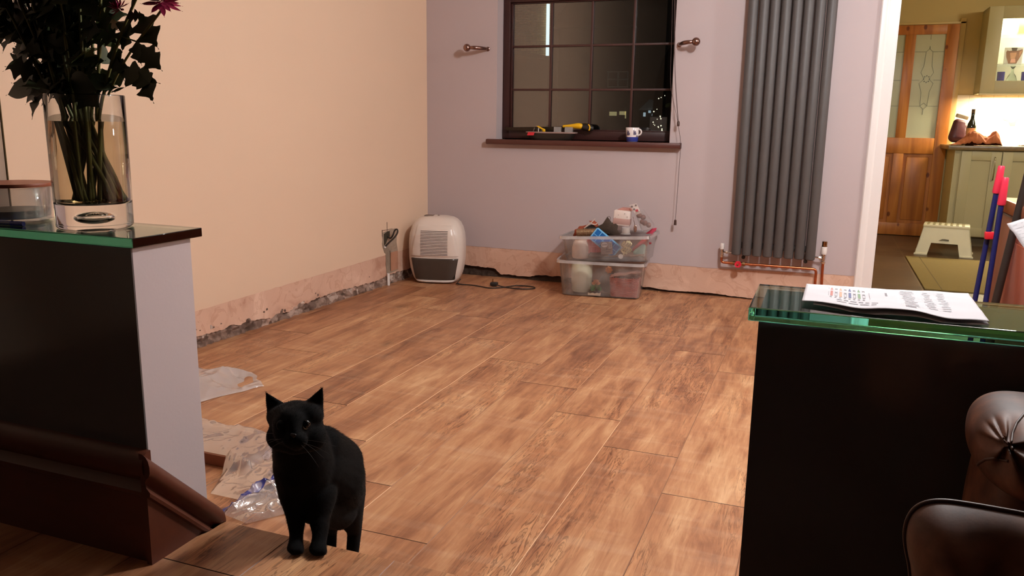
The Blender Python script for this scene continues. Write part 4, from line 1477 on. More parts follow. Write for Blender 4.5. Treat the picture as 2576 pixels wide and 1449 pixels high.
# ================================================================ CAT
M_FUR = mat('black_fur', rgb(7, 5, 5), .85, 0, .25, 60, 0, .1)
M_FUR.node_tree.nodes['Principled BSDF'].inputs['Sheen Weight'].default_value = .02
HULLS = [
    [(-0.9057, 1.218, 0.4612, 0.0445), (-0.8958, 1.200, 0.4604, 0.0405)],
    [(-.957, 1.224, .464, .018), (-0.9057, 1.218, 0.4612, 0.0445)],
    [(-.8665, 1.224, .480, .018), (-0.9057, 1.218, 0.4612, 0.0445)],
    [(-0.9325, 1.205, 0.4348, 0.0275), (-0.8924, 1.195, 0.4353, 0.0256)],
    [(-0.8679, 1.215, 0.4414, 0.0287), (-0.8924, 1.195, 0.4353, 0.0256)],
    [(-0.8695, 1.160, 0.4600, 0.0095), (-0.8827, 1.168, 0.4500, 0.0145), (-0.8601, 1.168, 0.4530, 0.0145), (-0.872, 1.174, 0.441, 0.013)],
    [(-0.884, 1.186, 0.480, 0.022), (-0.8695, 1.164, 0.466, 0.0095)],
    [(-0.930, 1.225, 0.418, 0.030), (-0.952, 1.285, 0.36, 0.052)],
    [(-0.925, 1.212, 0.478, 0.022), (-0.872, 1.216, 0.486, 0.022), (-0.898, 1.19, 0.480, 0.022)],
    [(-0.9788, 1.225, 0.511, 0.0019), (-0.9695, 1.225, 0.4594, 0.0062), (-0.9432, 1.235, 0.4827, 0.007), (-0.9762, 1.245, 0.4614, 0.0094)],
    [(-0.8547, 1.235, 0.5351, 0.0019), (-0.8613, 1.235, 0.4801, 0.0061), (-0.8941, 1.235, 0.493, 0.0069), (-0.8822, 1.255, 0.4783, 0.0093)],
    [(-0.9203, 1.25, 0.4308, 0.0469), (-0.9439, 1.295, 0.3417, 0.0619)],
    [(-0.946, 1.295, 0.337, 0.0636), (-0.9576, 1.31, 0.2712, 0.0548)],
    [(-0.9475, 1.33, 0.3269, 0.0666), (-0.9489, 1.4, 0.2704, 0.0696)],
    [(-0.9489, 1.4, 0.2704, 0.0696), (-0.9784, 1.46, 0.1911, 0.0619)],
    [(-0.9243, 1.33, 0.3705, 0.0412), (-0.9511, 1.42, 0.2898, 0.0579)],
    [(-0.9569, 1.285, 0.2824, 0.0393), (-0.9531, 1.27, 0.2421, 0.022)],
    [(-0.9531, 1.27, 0.2421, 0.022), (-0.9391, 1.25, 0.2107, 0.0145)],
    [(-0.9391, 1.25, 0.2107, 0.0145), (-0.9323, 1.238, 0.1966, 0.0144)],
    [(-0.9323, 1.238, 0.1966, 0.0144), (-0.9339, 1.222, 0.1908, 0.0085), (-0.9215, 1.216, 0.1920, 0.0092), (-0.911, 1.222, 0.1910, 0.0085)],
    [(-0.9193, 1.3, 0.2739, 0.0393), (-0.9077, 1.285, 0.2396, 0.0236)],
    [(-0.9077, 1.285, 0.2396, 0.0236), (-0.8922, 1.265, 0.213, 0.0161)],
    [(-0.8922, 1.265, 0.213, 0.0161), (-0.8865, 1.25, 0.1967, 0.0152)],
    [(-0.8865, 1.25, 0.1967, 0.0152), (-0.8918, 1.236, 0.1910, 0.0085), (-0.8783, 1.229, 0.1920, 0.0092), (-0.8663, 1.236, 0.1910, 0.0085)],
    [(-0.9514, 1.33, 0.2318, 0.0404), (-0.9596, 1.43, 0.1695, 0.043)],
    [(-0.9589, 1.46, 0.2045, 0.0471), (-0.9565, 1.47, 0.1464, 0.0329)],
    [(-0.9565, 1.47, 0.1464, 0.0329), (-0.9557, 1.49, 0.0919, 0.0167)],
    [(-0.9557, 1.49, 0.0919, 0.0167), (-0.9565, 1.475, 0.020, 0.0145)],
    [(-0.9565, 1.475, 0.020, 0.0145), (-0.962, 1.45, 0.0108, 0.0095), (-0.950, 1.447, 0.0108, 0.0095)],
    [(-0.9946, 1.45, 0.1483, 0.0328), (-1.0077, 1.47, 0.091, 0.0149)],
    [(-1.0077, 1.47, 0.091, 0.0149), (-1.0101, 1.47, 0.0243, 0.0131)],
    [(-1.0101, 1.465, 0.019, 0.0141), (-1.015, 1.44, 0.0108, 0.0095), (-1.003, 1.438, 0.0108, 0.0095)],
    [(-0.990, 1.50, 0.18, 0.018), (-1.005, 1.555, 0.135, 0.0142)],
    [(-1.005, 1.555, 0.135, 0.0142), (-1.055, 1.60, 0.085, 0.0132)],
    [(-1.055, 1.60, 0.085, 0.0132), (-1.12, 1.62, 0.06, 0.0118)],
]
ct = thing('cat', 'black cat with pale eye standing with front paws on the raised step', 'cat', (-.95, 1.33, 0))
mb = MB()
for h in HULLS:
    mb.hull(h, 3)
me = bpy.data.meshes.new('cat_raw')
mb.bm.to_mesh(me)
mb.bm.free()
tmp = bpy.data.objects.new('cat_raw', me)
COL.objects.link(tmp)
md = tmp.modifiers.new('r', 'REMESH')
md.mode = 'VOXEL'
md.voxel_size = 0.0032
md = tmp.modifiers.new('s', 'SMOOTH')
md.factor = .5
md.iterations = 13
dg = bpy.context.evaluated_depsgraph_get()
dg.update()
body_me = bpy.data.meshes.new_from_object(tmp.evaluated_get(dg))
bpy.data.objects.remove(tmp, do_unlink=True)
body_me.name = 'body'
body_me.materials.clear()
body_me.materials.append(M_FUR)
for p in body_me.polygons:
    p.use_smooth = True
cb = link('body', body_me, ct)
# short fur strands lying back along the body
rnd = random.Random(2)
bm = bmesh.new()
cen = Vector((-.93, 1.33, .30))
for p in [q_ for q_ in body_me.polygons for _k in (0, 1)]:
    if rnd.random() > .85:
        continue
    c, nrm = p.center.copy(), p.normal.copy()
    if c.z < .02:
        continue
    head = c.z > .41
    L = .0042 if head or c.z < .22 else .0080
    flow = Vector((.1, .35, -.9)) if not head else (c - Vector((-.872, 1.15, .46))).normalized()
    d = (nrm * .38 + (flow - nrm * flow.dot(nrm)) * .9 + Vector((rnd.uniform(-.3, .3), rnd.uniform(-.3, .3), rnd.uniform(-.3, .3)))).normalized()
    s = d.cross(nrm)
    if s.length < 1e-4:
        continue
    s.normalize()
    L *= rnd.uniform(.6, 1.25)
    b0 = c - nrm * .0010 + Vector((rnd.uniform(-.0016, .0016), rnd.uniform(-.0016, .0016), rnd.uniform(-.0016, .0016)))
    v = [bm.verts.new(b0 - s * .00032), bm.verts.new(b0 + s * .00032), bm.verts.new(b0 + d * L - nrm * L * .12)]
    bm.faces.new(v)
fm = bpy.data.meshes.new('fur')
bm.to_mesh(fm)
bm.free()
fm.materials.append(M_FUR)
fo = link('fur', fm, ct)
fo['kind'] = 'stuff'
M_IRIS = mat('pale_grey_green_iris', rgb(176, 182, 166), .25, 0, .1, 100)
M_PUPIL = mat('pupil', rgb(5, 5, 5), .08, 0, 0, 5, 0, .3)
M_NOSE = mat('black_nose', rgb(8, 6, 6), .6)
bvh = BVHTree.FromPolygons([v.co for v in body_me.vertices], [list(p.vertices) for p in body_me.polygons])
fwd = Vector((.40, -.86, .32)).normalized()
for ex, ez, dirv in ((-0.8506, 0.4847, (.0022, 0, .0016, .0014, .0094)), (-0.8985, 0.4760, (0, 0, 0, .0006, .0107))):
    fd = Vector((ex, 1.168, ez - 1.03)).normalized()
    h = bvh.ray_cast(Vector((ex, 1.168, ez)) - fd * .2, fd)
    hp = h[0] if h[0] else Vector((ex, 1.168, ez))
    c_ = hp + fd * .0078
    e = obj('eye', MB().ball(c_, .0105, 4), M_IRIS, ct, smooth=180)
    nv = (h[1] if h[1] else -fd).normalized()
    dv = nv * dirv[3] + Vector(dirv[:3])
    obj('pupil', MB().ball(c_ + dv, dirv[4], 4), M_PUPIL if dirv[0] else M_FUR, e, smooth=180)  # second eye is wholly covered in black, painting in its shade
fd = Vector((-.8543, 1.14, .4729 - 1.03)).normalized()
h = bvh.ray_cast(Vector((-.8543, 1.14, .4729)) - fd * .2, fd)
hp = h[0] if h[0] else Vector((-.868, 1.14, .468))
obj('nose', MB().hull([(hp.x - .004, hp.y, hp.z + .002, .0022), (hp.x + .004, hp.y, hp.z + .002, .0022), (hp.x, hp.y, hp.z - .003, .002)], 2), M_NOSE, ct, smooth=180)
M_WHISK = mat('grey_whisker', rgb(46, 40, 37), .5)
for s, k in [(s, k) for s in (-1, 1) for k in range(4)]:
    b0 = Vector((-.872 + s * .013, 1.160, .452 + .004 * (k % 2)))
    tip = b0 + Vector((s * (.050 + .006 * k), -.01 + .01 * k, -.036 + .009 * k))
    obj('whisker', MB().tube([b0, b0.lerp(tip, .5) + Vector((0, 0, .005)), tip], [.0004, .00032, .00012], 5, smooth=1), M_WHISK, ct, smooth=180)

# ================================================================ PLASTIC WRAP AND BOARDS ON THE LOWER FLOOR
M_FILM = film_mat('clear_shiny_film', (.92, .88, .88, 1), .70, .26, .07, .008, 22)
M_FILM2 = film_mat('milky_film', (.95, .90, .89, 1), .42, .10, .16, .003, 9)
M_FILM3 = film_mat('thin_milky_film', (.92, .87, .84, 1), .74, .08, .14, .003, 9)


def fold(x, y, s, seed):
    a = noise.noise(Vector((x * s, y * s * .7, seed)))
    b_ = noise.noise(Vector((x * s * 2.1 + y * 3, y * s * 1.6, seed + 5)))
    return max(0, 1 - 2.2 * abs(a)) ** 2 * .55 + .4 * max(0, 1 - 3 * abs(b_)) ** 2 * .5 + .25 * (a + .5)


def quad(A, B, C, D, u, v):
    A, B, C, D = Vector(A), Vector(B), Vector(C), Vector(D)
    return A * (1 - u) * (1 - v) + B * u * (1 - v) + C * u * v + D * (1 - u) * v


# bag nearest the wall end
A, B, C, D = (-1.9495, 2.0791, 0.0), (-1.9879, 2.4897, 0.0), (-2.1495, 2.6105, 0.0), (-2.3598, 2.5357, 0.0)
A = (A[0] - .25, A[1] - .10, 0)
D = (D[0] - .25, D[1] - .12, 0)


def bag(u, v):
    p = quad(A, B, C, D, u, v)
    e = min(1, min(u, 1 - u, v, 1 - v) / .16)
    h = (.012 + .050 * fold(p.x, p.y, 5, 1) + .02 * math.sin(u * 5)) * e ** .6
    return (p.x + .012 * noise.noise(p * 14), p.y + .012 * noise.noise(p * 17), .003 + h)


mb = MB().grid(110, 80, bag)
o = obj('plastic_bag', mb, M_FILM2, smooth=180)
tag(o, 'milky crumpled plastic bag on the floor behind the left half wall', 'plastic bag')
# board pack under film
a, b_ = (-1.6963, 1.8142, 0.0), (-1.5868, 1.8137, 0.0)
yb = (a[1] + b_[1]) / 2
xr = b_[0]
t = thing('laminate_pack', 'flat brown pack of floor boards lying beside the step, partly under film', 'pack', (xr - .4, yb + .1, 0))
M_KRAFT = mat('brown_board_edge', rgb(132, 78, 52), .6, 0, .08, 10, stretch=(1, 1, 30))
obj('boards', MB().b2(xr - .55, xr + .022, yb, yb + .19, 0.001, .036, .002), M_KRAFT, t)


def fl2b(u, v):
    """sheet on top of the pack and trailing to the right of it"""
    x = xr - .50 + (.50 + .27) * u
    ylo = yb + .004 if x < xr - .02 else yb - .16 * min(1, (x - xr + .02) / .08)
    y = yb + .26 + (ylo - yb - .26) * v
    e = min(1, min(u, 1 - u, v, 1 - v) / .1)
    k = max(0, min(1, (x - xr - .025) / .05)) if x > xr + .025 else 0
    base = .038 * (1 - k) + .004 * k
    if y > yb + .195:
        base *= max(.1, 1 - (y - yb - .195) / .05)
    if y < yb:
        base = max(.004, .038 * max(0, 1 - (yb - y) / .05)) if k < 1 else .004
    return (x, y, base + .001 + .020 * fold(x, y, 11, 4) * e)


mb = MB().grid(130, 90, fl2b)
o = obj('plastic_film', mb, M_FILM3, smooth=180)
tag(o, 'thin milky film draped over the brown board pack', 'plastic film')
# shiny wrapper with blue edge
BL0, BL1 = Vector((-1.4117, 1.5636, 0.012)), Vector((-1.4012, 1.7914, 0.016))


def fl4(u, v):
    w_ = .30 if u > .2 else .30
    p = BL0.lerp(BL1, u * 1.15 - .02)
    d = (BL1 - BL0).normalized()
    s = Vector((d.y, -d.x, 0))
    p = p + s * (.26 * v * (0.35 + .65 * u)) + Vector((0, 0, 0))
    e = min(1, min(u, 1 - u, 1.0, 1 - v) / .08)
    p.y = max(p.y, 1.285)
    return (p.x, p.y, .004 + .010 * (1 - v) + .040 * fold(p.x, p.y, 12, 15) * max(e, .3 if v < .1 else 0))


mb = MB().grid(150, 100, fl4)
t = thing('plastic_wrapper', 'shiny clear wrapper with a blue edge strip crumpled behind the cat', 'plastic wrapper', (-1.35, 1.6, 0))
obj('film', mb, M_FILM, t, smooth=180)


def strip(u, v):
    p = fl4(u, 0)
    d = (BL1 - BL0).normalized()
    s = Vector((d.y, -d.x, 0))
    x, y, z = fl4(u, .0 + .10 * v * (1.4 - .6 * u))
    return (x, y, z + .0025)


def pm():
    m, nt, b = new_mat('blue_printed_strip')
    tc = N(nt, 'ShaderNodeTexCoord')
    n = N(nt, 'ShaderNodeTexNoise')
    n.inputs['Scale'].default_value = 24
    nt.links.new(tc.outputs['Object'], n.inputs[0])
    r = ramp(nt, [(.45, rgb(44, 42, 104)), (.56, rgb(62, 64, 126)), (.62, rgb(150, 136, 150))])
    nt.links.new(n.outputs[0], r.inputs[0])
    nt.links.new(r.outputs[0], b.inputs['Base Color'])
    b.inputs['Roughness'].default_value = .3
    return m


obj('blue_strip', MB().grid(80, 6, strip), pm(), t, smooth=180, solid=.0004, label='blue edge strip')

# ================================================================ STORAGE TUBS WITH CONTENTS
M_TUB = film_mat('translucent_tub_plastic', (1, .97, .95, 1), .895, .10, .12)


def tub(t, w, d, h, taper, rim):
    mb = MB()

    def ring(k, z, off):
        a, b_ = w / 2 - taper * (1 - k) + off, d / 2 - taper * (1 - k) + off
        return rrect(0, 0, a, b_, z, 10, 9)
    loft(mb, [ring(0, .002, -.012), ring(0, .006, 0), ring(.5, h * .5, 0), ring(1, h - .004, 0), ring(1, h, .002), ring(1, h, -.002), ring(1, h - .006, -.002), ring(.5, h * .5, -.002), ring(0, .010, -.003), ring(0, .005, -.014)], cap=(True, True))
    obj('tub_body', mb, M_TUB, t, smooth=40, local=True)
    mb = MB()
    loft(mb, [ring(1, h - .004, .0005), ring(1, h + .001, .001), ring(1, h + .001, rim), ring(1, h - .016, rim + .003), ring(1, h - .016, rim + .0015), ring(1, h - .002, rim - .002)], cap=(False, False))
    obj('rim', mb, film_mat('tub_rim_plastic', (.90, .85, .83, 1), .62, .16, .12), t, smooth=40, local=True)


t1 = thing('storage_tub', 'lower clear plastic storage tub standing on the floor by the far wall', 'storage tub', (-1.236, 4.806, 0), math.radians(7.5), 'stacked storage tubs')
tub(t1, .520, .318, .222, .022, .013)
t2 = thing('storage_tub', 'upper clear plastic storage tub overflowing with craft bits, on top of the other tub', 'storage tub', (-1.204, 4.834, .2145), 0, 'stacked storage tubs', rot=(0, math.radians(-3.4), 0))
tub(t2, .545, .310, .160, .022, .013)

M_CLAY = mat('pale_green_cream_ceramic', rgb(206, 200, 170), .5, 0, .05)
M_CLAY2 = mat('cream_mottled_ceramic', rgb(232, 208, 192), .55, 0, .08, 30)
o = obj('vase', MB().lathe([(0, 0), (.052, 0), (.060, .01), (.066, .10), (.066, .18), (.060, .19), (.055, .192), (.055, .18), (0, .02)], (-1.365, 4.780, .008), 32), M_CLAY, smooth=50)
tag(o, 'pale green-cream pot at the left end inside the lower tub', 'pot')
o = obj('jar', MB().lathe([(0, 0), (.050, 0), (.056, .015), (.056, .06), (.048, .095), (.036, .112), (.040, .125), (.036, .125), (.034, .112), (0, .02)], (-1.375, 4.775, .220), 32), M_CLAY2, smooth=50)
tag(o, 'cream narrow-necked jar at the left end inside the upper tub', 'jar')
# wicker basket
t = thing('wicker_basket', 'red-brown wicker basket at the right end inside the lower tub', 'basket', (-1.085, 4.775, .008), math.radians(7.5))
mb = MB()
M_WICK = mat('red_wicker', rgb(194, 80, 62), .6, 0, .2, 60)
for j in range(17):
    z = .004 + .0068 * j
    s = 1 + .10 * j / 16
    pts = []
    for k in range(49):
        th = 2 * math.pi * k / 48
        c, sn = math.cos(th), math.sin(th)
        f = .0028 * (1 if (k + j) % 2 else -1)
        pts.append(((.082 + f) * s * math.copysign(abs(c) ** .4, c), (.070 + f) * s * math.copysign(abs(sn) ** .4, sn), z))
    mb.tube(pts, .0036, 5, cap=False)
obj('weave', mb, M_WICK, t, smooth=180, local=True)
mb = MB()
for k in range(24):
    th = 2 * math.pi * k / 24
    c, sn = math.cos(th), math.sin(th)
    p = (.082 * math.copysign(abs(c) ** .4, c), .070 * math.copysign(abs(sn) ** .4, sn))
    mb.tube([(p[0], p[1], 0), (p[0] * 1.1, p[1] * 1.1, .122)], .003, 6)
obj('stakes', mb, M_WICK, t, local=True)
obj('base', MB().b2(-.078, .078, -.066, .066, 0, .004), M_WICK, t, local=True)
o = obj('folded_cloth', MB().grid(20, 16, lambda u, v: (-1.165 + .185 * u, 4.69 + .16 * v + .02 * u, .130 + .035 * u + .012 * noise.noise(Vector((u * 5, v * 5, 2))))), mat('dusty_pink_cloth', rgb(196, 140, 124), .9, 0, .1), smooth=180, solid=.004)
tag(o, 'dusty pink cloth spread over the wicker basket in the lower tub', 'cloth')
o = obj('gift_box', MB().box((-1.10, 4.74, .075), (.05, .045, .09), .003, (.1, .2, .3)), mat('patterned_card', rgb(196, 170, 158), .6, 0, .4, 40))
tag(o, 'small pale patterned box inside the wicker basket', 'box')
# artificial flower pot
t = thing('artificial_plant', 'small pot of orange flowers and green leaves inside the lower tub', 'artificial plant', (-1.252, 4.70, .008))
obj('pot', MB().lathe([(0, 0), (.022, 0), (.028, .03), (.026, .03), (0, .02)], (-1.252, 4.70, .008), 20), mat('dark_pot', rgb(44, 40, 46), .5), t, smooth=50)
rnd = random.Random(31)
mb, mo = MB(), MB()
for k in range(34):
    a, e = rnd.uniform(0, 6.28), rnd.uniform(-.3, 1.3)
    d = Vector((math.cos(a) * math.cos(e), math.sin(a) * math.cos(e), math.sin(e)))
    leaf_mesh(mb, Vector((-1.252, 4.70, .045)) + d * .008, d, Vector((0, -1, .4)), .032, .010, .3, .2)
for k in range(26):
    a, e = rnd.uniform(0, 6.28), rnd.uniform(.1, 1.5)
    d = Vector((math.cos(a) * math.cos(e), math.sin(a) * math.cos(e), math.sin(e)))
    leaf_mesh(mo, Vector((-1.25, 4.695, .078)), d, Vector((0, -1, .4)), .030, .011, .2, .2)
obj('leaves', mb, mat('bright_green_leaf', rgb(52, 110, 50), .5, 0, .3, 60), t, smooth=180)
obj('blossom', mo, mat('orange_petal', rgb(214, 142, 92), .6, 0, .2, 60), t, smooth=180)
mb = MB()
pts = []
mb.prism([(-1.292, 4.665, .010), (-1.215, 4.675, .010), (-1.213, 4.675, .030), (-1.225, 4.673, .024), (-1.236, 4.672, .028), (-1.25, 4.670, .022), (-1.262, 4.669, .027), (-1.276, 4.667, .022), (-1.29, 4.665, .026)], (0, .004, 0))
o = obj('scalloped_trim', mb, mat('ivory_card', rgb(232, 214, 190), .6))
tag(o, 'ivory scalloped card strip in front of the orange flowers', 'card strip')
o = obj('dark_bundle', MB().ball((-1.20, 4.80, .075), .06, 3, (.9, 1, 1.1)), mat('dark_brown_cloth', rgb(74, 58, 50), .9, 0, .3, 20, .004), smooth=180)
tag(o, 'dark brown cloth bundle behind the orange flowers in the lower tub', 'cloth bundle')
o = obj('orange_fabric_flower', (lambda m_: ([leaf_mesh(m_, Vector((-1.172, 4.694, .172)), Vector((math.cos(k * .9), -.2, math.sin(k * .9))), Vector((0, -1, .2)), .026, .010, .2, .1) for k in range(7)], m_)[1])(MB()), mat('orange_felt', rgb(206, 130, 76), .8, 0, .2), smooth=180, solid=.001)
tag(o, 'small orange fabric flower above the rim of the wicker basket', 'fabric flower')


def ice_tray(name, label, c, M3, w_, h_, nx, ny, col, colin):
    t = thing(name, label, 'ice cube tray', c)
    t.rotation_euler = M3
    mb = MB()
    mb.prism([(-w_ / 2 + .008, 0, -h_ / 2), (w_ / 2 - .008, 0, -h_ / 2), (w_ / 2, 0, -h_ / 2 + .008), (w_ / 2, 0, h_ / 2 - .008), (w_ / 2 - .008, 0, h_ / 2), (-w_ / 2 + .008, 0, h_ / 2), (-w_ / 2, 0, h_ / 2 - .008), (-w_ / 2, 0, -h_ / 2 + .008)], (0, .004, 0), bev=.001)
    obj('tray_rim', mb, mat(name + '_' + label.split()[0] + '_rim', col, .35), t, local=True)
    cw, ch = (w_ - .012) / nx, (h_ - .012) / ny
    for i in range(nx):
        for j in range(ny):
            x = -w_ / 2 + .006 + cw * (i + .5)
            z = -h_ / 2 + .006 + ch * (j + .5)
            mb = MB()
            a, b_ = cw / 2 - .0022, ch / 2 - .0022
            o_ = [(x - a, -.0008, z - b_), (x + a, -.0008, z - b_), (x + a, -.0008, z + b_), (x - a, -.0008, z + b_)]
            i_ = [(x - a * .8, .024, z - b_ * .8), (x + a * .8, .024, z - b_ * .8), (x + a * .8, .024, z + b_ * .8), (x - a * .8, .024, z + b_ * .8)]
            m1 = [mb.bm.verts.new(p) for p in o_]
            m2 = [mb.bm.verts.new((p[0], .0038 + 0 * p[1], p[2])) for p in i_]
            # shallow visible cup face just proud of the rim sheet
            for k in range(4):
                mb.bm.faces.new((m1[k], m1[(k + 1) % 4], m2[(k + 1) % 4], m2[k]))
            mb.bm.faces.new(m2)
            mb.prism([(p[0], .004, p[2]) for p in i_], (0, .02, 0))
            for v_ in m2:
                v_.co.y = -.0004
            obj('cube_cup', mb, mat(name + '_' + label.split()[0] + '_cup', colin, .3), t, smooth=0, local=True)
    return t


ice_tray('ice_cube_tray', 'blue ice cube tray sticking up diagonally from the upper tub', (-1.211, 4.726, .331), (math.radians(-5), math.radians(36), 0), .190, .088, 5, 2, rgb(116, 184, 226), rgb(28, 104, 176))
ice_tray('ice_cube_tray', 'pink ice cube tray behind the blue tray inside the upper tub', (-1.286, 4.762, .296), (math.radians(-6), math.radians(2), 0), .104, .092, 3, 2, rgb(232, 138, 140), rgb(214, 100, 104))
t = thing('product_card', 'grey card with white oval and barcode panel on the blue ice tray', 'card', (-1.1953, 4.708, 0.3009))
M4 = Matrix.Translation((-1.1953, 4.708, 0.3009)) @ Euler((math.radians(-3), math.radians(-6), 0)).to_matrix().to_4x4()
obj('card', MB().b2(-.036, .036, 0, .0008, -.038, .038).xf(M4), mat('grey_card', rgb(150, 130, 124), .6), t, smooth=0)
mb = MB()
mb.prism([(-.012 + .020 * math.cos(k / 24 * 6.283), -.001, .020 + .015 * math.sin(k / 24 * 6.283)) for k in range(24)], (0, .0012, 0))
mb.b2(.014, .032, -.001, .0005, -.002, .034)
obj('white_panels', mb.xf(M4), mat('white_print', rgb(232, 222, 218), .6), t, smooth=0)
mb = MB()
for k in range(7):
    mb.b2(.016, .030, -.0014, -.0008, .001 + .0044 * k, .0032 + .0044 * k)
mb.b2(-.028, .004, -.0014, -.0008, .018, .0215).b2(-.026, .026, -.0014, -.0008, -.012, -.0105).b2(-.006, .022, -.0014, -.0008, -.025, -.022).b2(-.002, .004, -.0014, -.0008, -.008, -.002)
obj('dark_print', mb.xf(M4), mat('dark_print', rgb(58, 48, 60), .6), t, smooth=0)

o = obj('bottle_top', MB().lathe([(0, 0), (.014, 0), (.015, .002), (.015, .010), (.013, .012), (0, .012)], (-1.1094, 4.716, 0.2524), 18, (math.radians(70), 0, .3)), M_WPLAS)
tag(o, 'small round white screw top at the bottom of the upper tub', 'bottle top')
mb = MB()
for k in range(4):
    pts = []
    for i in range(14):
        pts.append((-1.098 + .012 * k + .008 * math.sin(i * 1.1 + k), 4.722 + .010 * k, .262 + .0065 * i))
    mb.tube(pts, .0055, 8, smooth=1)
o = obj('ribbon_garland', mb, mat('cream_green_ribbon', rgb(206, 190, 148), .6, 0, .25, 50), smooth=180)
tag(o, 'wavy cream and green ribbon garland inside the upper tub', 'garland')
o = obj('paper_cone', MB().lathe([(0, 0), (.012, .01), (.03, .12), (.028, .12), (0, .02)], (-1.050, 4.765, .285), 24, (0, math.radians(52), math.radians(6))), mat('dusky_red_card', rgb(176, 62, 74), .6), smooth=40)
tag(o, 'dusky red card cone leaning at the right of the upper tub', 'cone')
o = obj('teal_bauble', MB().hull([(-1.02, 4.745, .280, .02), (-.980, 4.745, .318, .016), (-.982, 4.745, .268, .014)], 3), mat('pale_teal', rgb(150, 186, 176), .35, 0, .1), smooth=180)
tag(o, 'pale teal glassy ornament at the right end of the upper tub', 'ornament')
o = obj('striped_cloth', MB().grid(40, 20, lambda u, v: (-1.31 + .34 * u, 4.714 + .2 * v, .240 + .024 * u + .022 * math.sin(min(1, v * 1.4) * 3.14) + .008 * noise.noise(Vector((u * 6, v * 4, 1))))), mat('grey_striped_cloth', rgb(140, 118, 106), .9, 0, .35, 14, stretch=(.4, 6, 6)), smooth=180, solid=.006)
tag(o, 'grey-brown folded cloth lying on the bottom of the upper tub', 'cloth')
o = obj('dark_felt', MB().prism([(-1.05, 4.76, .275), (-.955, 4.76, .235), (-.97, 4.76, .255), (-1.0, 4.76, .315)], (0, .006, 0)), mat('dark_grey_felt', rgb(96, 80, 76), .9))
tag(o, 'dark grey felt scrap under the red cone in the upper tub', 'felt')
# heap on top
rust = mat('rust_felt', rgb(146, 66, 38), .8, 0, .2, 30)
blk = mat('black_brown_fabric', rgb(46, 38, 32), .8, 0, .3, 30, .002)
mb = MB()
leaf_mesh(mb, Vector((-1.4399, 4.8, 0.3416)), Vector((-1.3454, 4.8, 0.4342)) - Vector((-1.4399, 4.8, 0.3416)), Vector((.2, -1, .3)), .12, .022, .2, .25)
o = obj('felt_leaf', mb, rust, smooth=180, solid=.003)
tag(o, 'rust felt leaf at the left end of the heap on the upper tub', 'felt leaf')
mb = MB()
leaf_mesh(mb, Vector((-1.3357, 4.8, 0.4471)), Vector((-1.2592, 4.8, 0.4269)) - Vector((-1.3357, 4.8, 0.4471)), Vector((.1, -.6, .8)), .075, .018, .15, .5)
o = obj('felt_leaf', mb, rust, smooth=180, solid=.003)
tag(o, 'curled rust felt leaf beside the white ribbon on the heap', 'felt leaf')
o = obj('black_fabric', MB().grid(26, 14, lambda u, v: (-1.40 + .20 * u, 4.78 + .12 * v, .375 + .045 * math.sin(min(1, u * 1.2) * 3.0) * math.sin(.6 + v * 2.2) + .006 * noise.noise(Vector((u * 9, v * 9, 1))))), blk, smooth=180, solid=.004)
tag(o, 'black fabric bunched up on the left of the upper tub', 'fabric')
o = obj('white_ribbon', MB().tube([(-1.3576, 4.775, 0.4042), (-1.3321, 4.772, 0.4257), (-1.3071, 4.77, 0.447), (-1.2902, 4.77, 0.4675)], [.0035, .005, .004, .002], 6, smooth=2).tube([(-1.3198, 4.772, 0.4363), (-1.2888, 4.77, 0.4285), (-1.2742, 4.77, 0.4415)], [.004, .004, .002], 6, smooth=2), mat('white_ribbon', rgb(214, 196, 184), .6), smooth=180)
tag(o, 'twist of white ribbon on the black fabric', 'ribbon')
t = thing('decorative_roll', 'brown roll wrapped in gold wire resting on the upper tub rim', 'roll', (-1.3399, 4.76, 0.3849))
c0, c1 = Vector((-1.3995, 4.765, 0.3757)), Vector((-1.2633, 4.765, 0.3866))
obj('core', MB().tube([c0, c1], .022, 20), mat('brown_core', rgb(116, 84, 62), .8, 0, .2, 40), t, smooth=50)
mb = MB()
for s in (0, 2.1, 4.2):
    mb.tube([c0.lerp(c1, k / 60) + Vector((0, math.cos(k * .62 + s) * .0235, math.sin(k * .62 + s) * .0235)) for k in range(61)], .0011, 5)
obj('wire', mb, mat('gold_wire', rgb(214, 180, 130), .3, .8), t, smooth=180)
t = thing('fabric_star', 'dark brown fabric star with a hanging loop on the heap', 'star ornament', (-1.2133, 4.8, 0.4076))
pc = Vector((-1.2131, 4.8, 0.4002))
pts3 = [(-1.2212, 4.8, 0.4804), (-1.1924, 4.8, 0.4454), (-1.1507, 4.8, 0.4551), (-1.1559, 4.8, 0.4037), (-1.1374, 4.8, 0.3755), (-1.1868, 4.8, 0.3675), (-1.2367, 4.8, 0.3644), (-1.2626, 4.8, 0.3825), (-1.2939, 4.8, 0.4101), (-1.2495, 4.8, 0.4348)]
mb = MB()
cf = mb.bm.verts.new(pc + Vector((0, -.018, 0)))
cbk = mb.bm.verts.new(pc + Vector((0, .018, 0)))
vs = [mb.bm.verts.new(p) for p in pts3]
for k in range(10):
    mb.bm.faces.new((vs[k], cf, vs[(k + 1) % 10]))
    mb.bm.faces.new((vs[(k + 1) % 10], cbk, vs[k]))
obj('star', mb, mat('dark_star_fabric', rgb(66, 50, 38), .7, 0, .3, 40, .002), t, smooth=60)
obj('loop', MB().tube([(-1.2211, 4.8, 0.478), (-1.209, 4.8, 0.4859), (-1.201, 4.8, 0.4742), (-1.2054, 4.8, 0.4593)], .0012, 6, smooth=2), blk, t, smooth=180)
t = thing('soap_packet', 'white packet with a pink lower band on top of the heap', 'packet', (-1.1363, 4.83, 0.4698))
p, q = (-1.1868, 4.8, 0.4287), (-1.0848, 4.8, 0.5215)
zc = (p[2] + q[2]) / 2
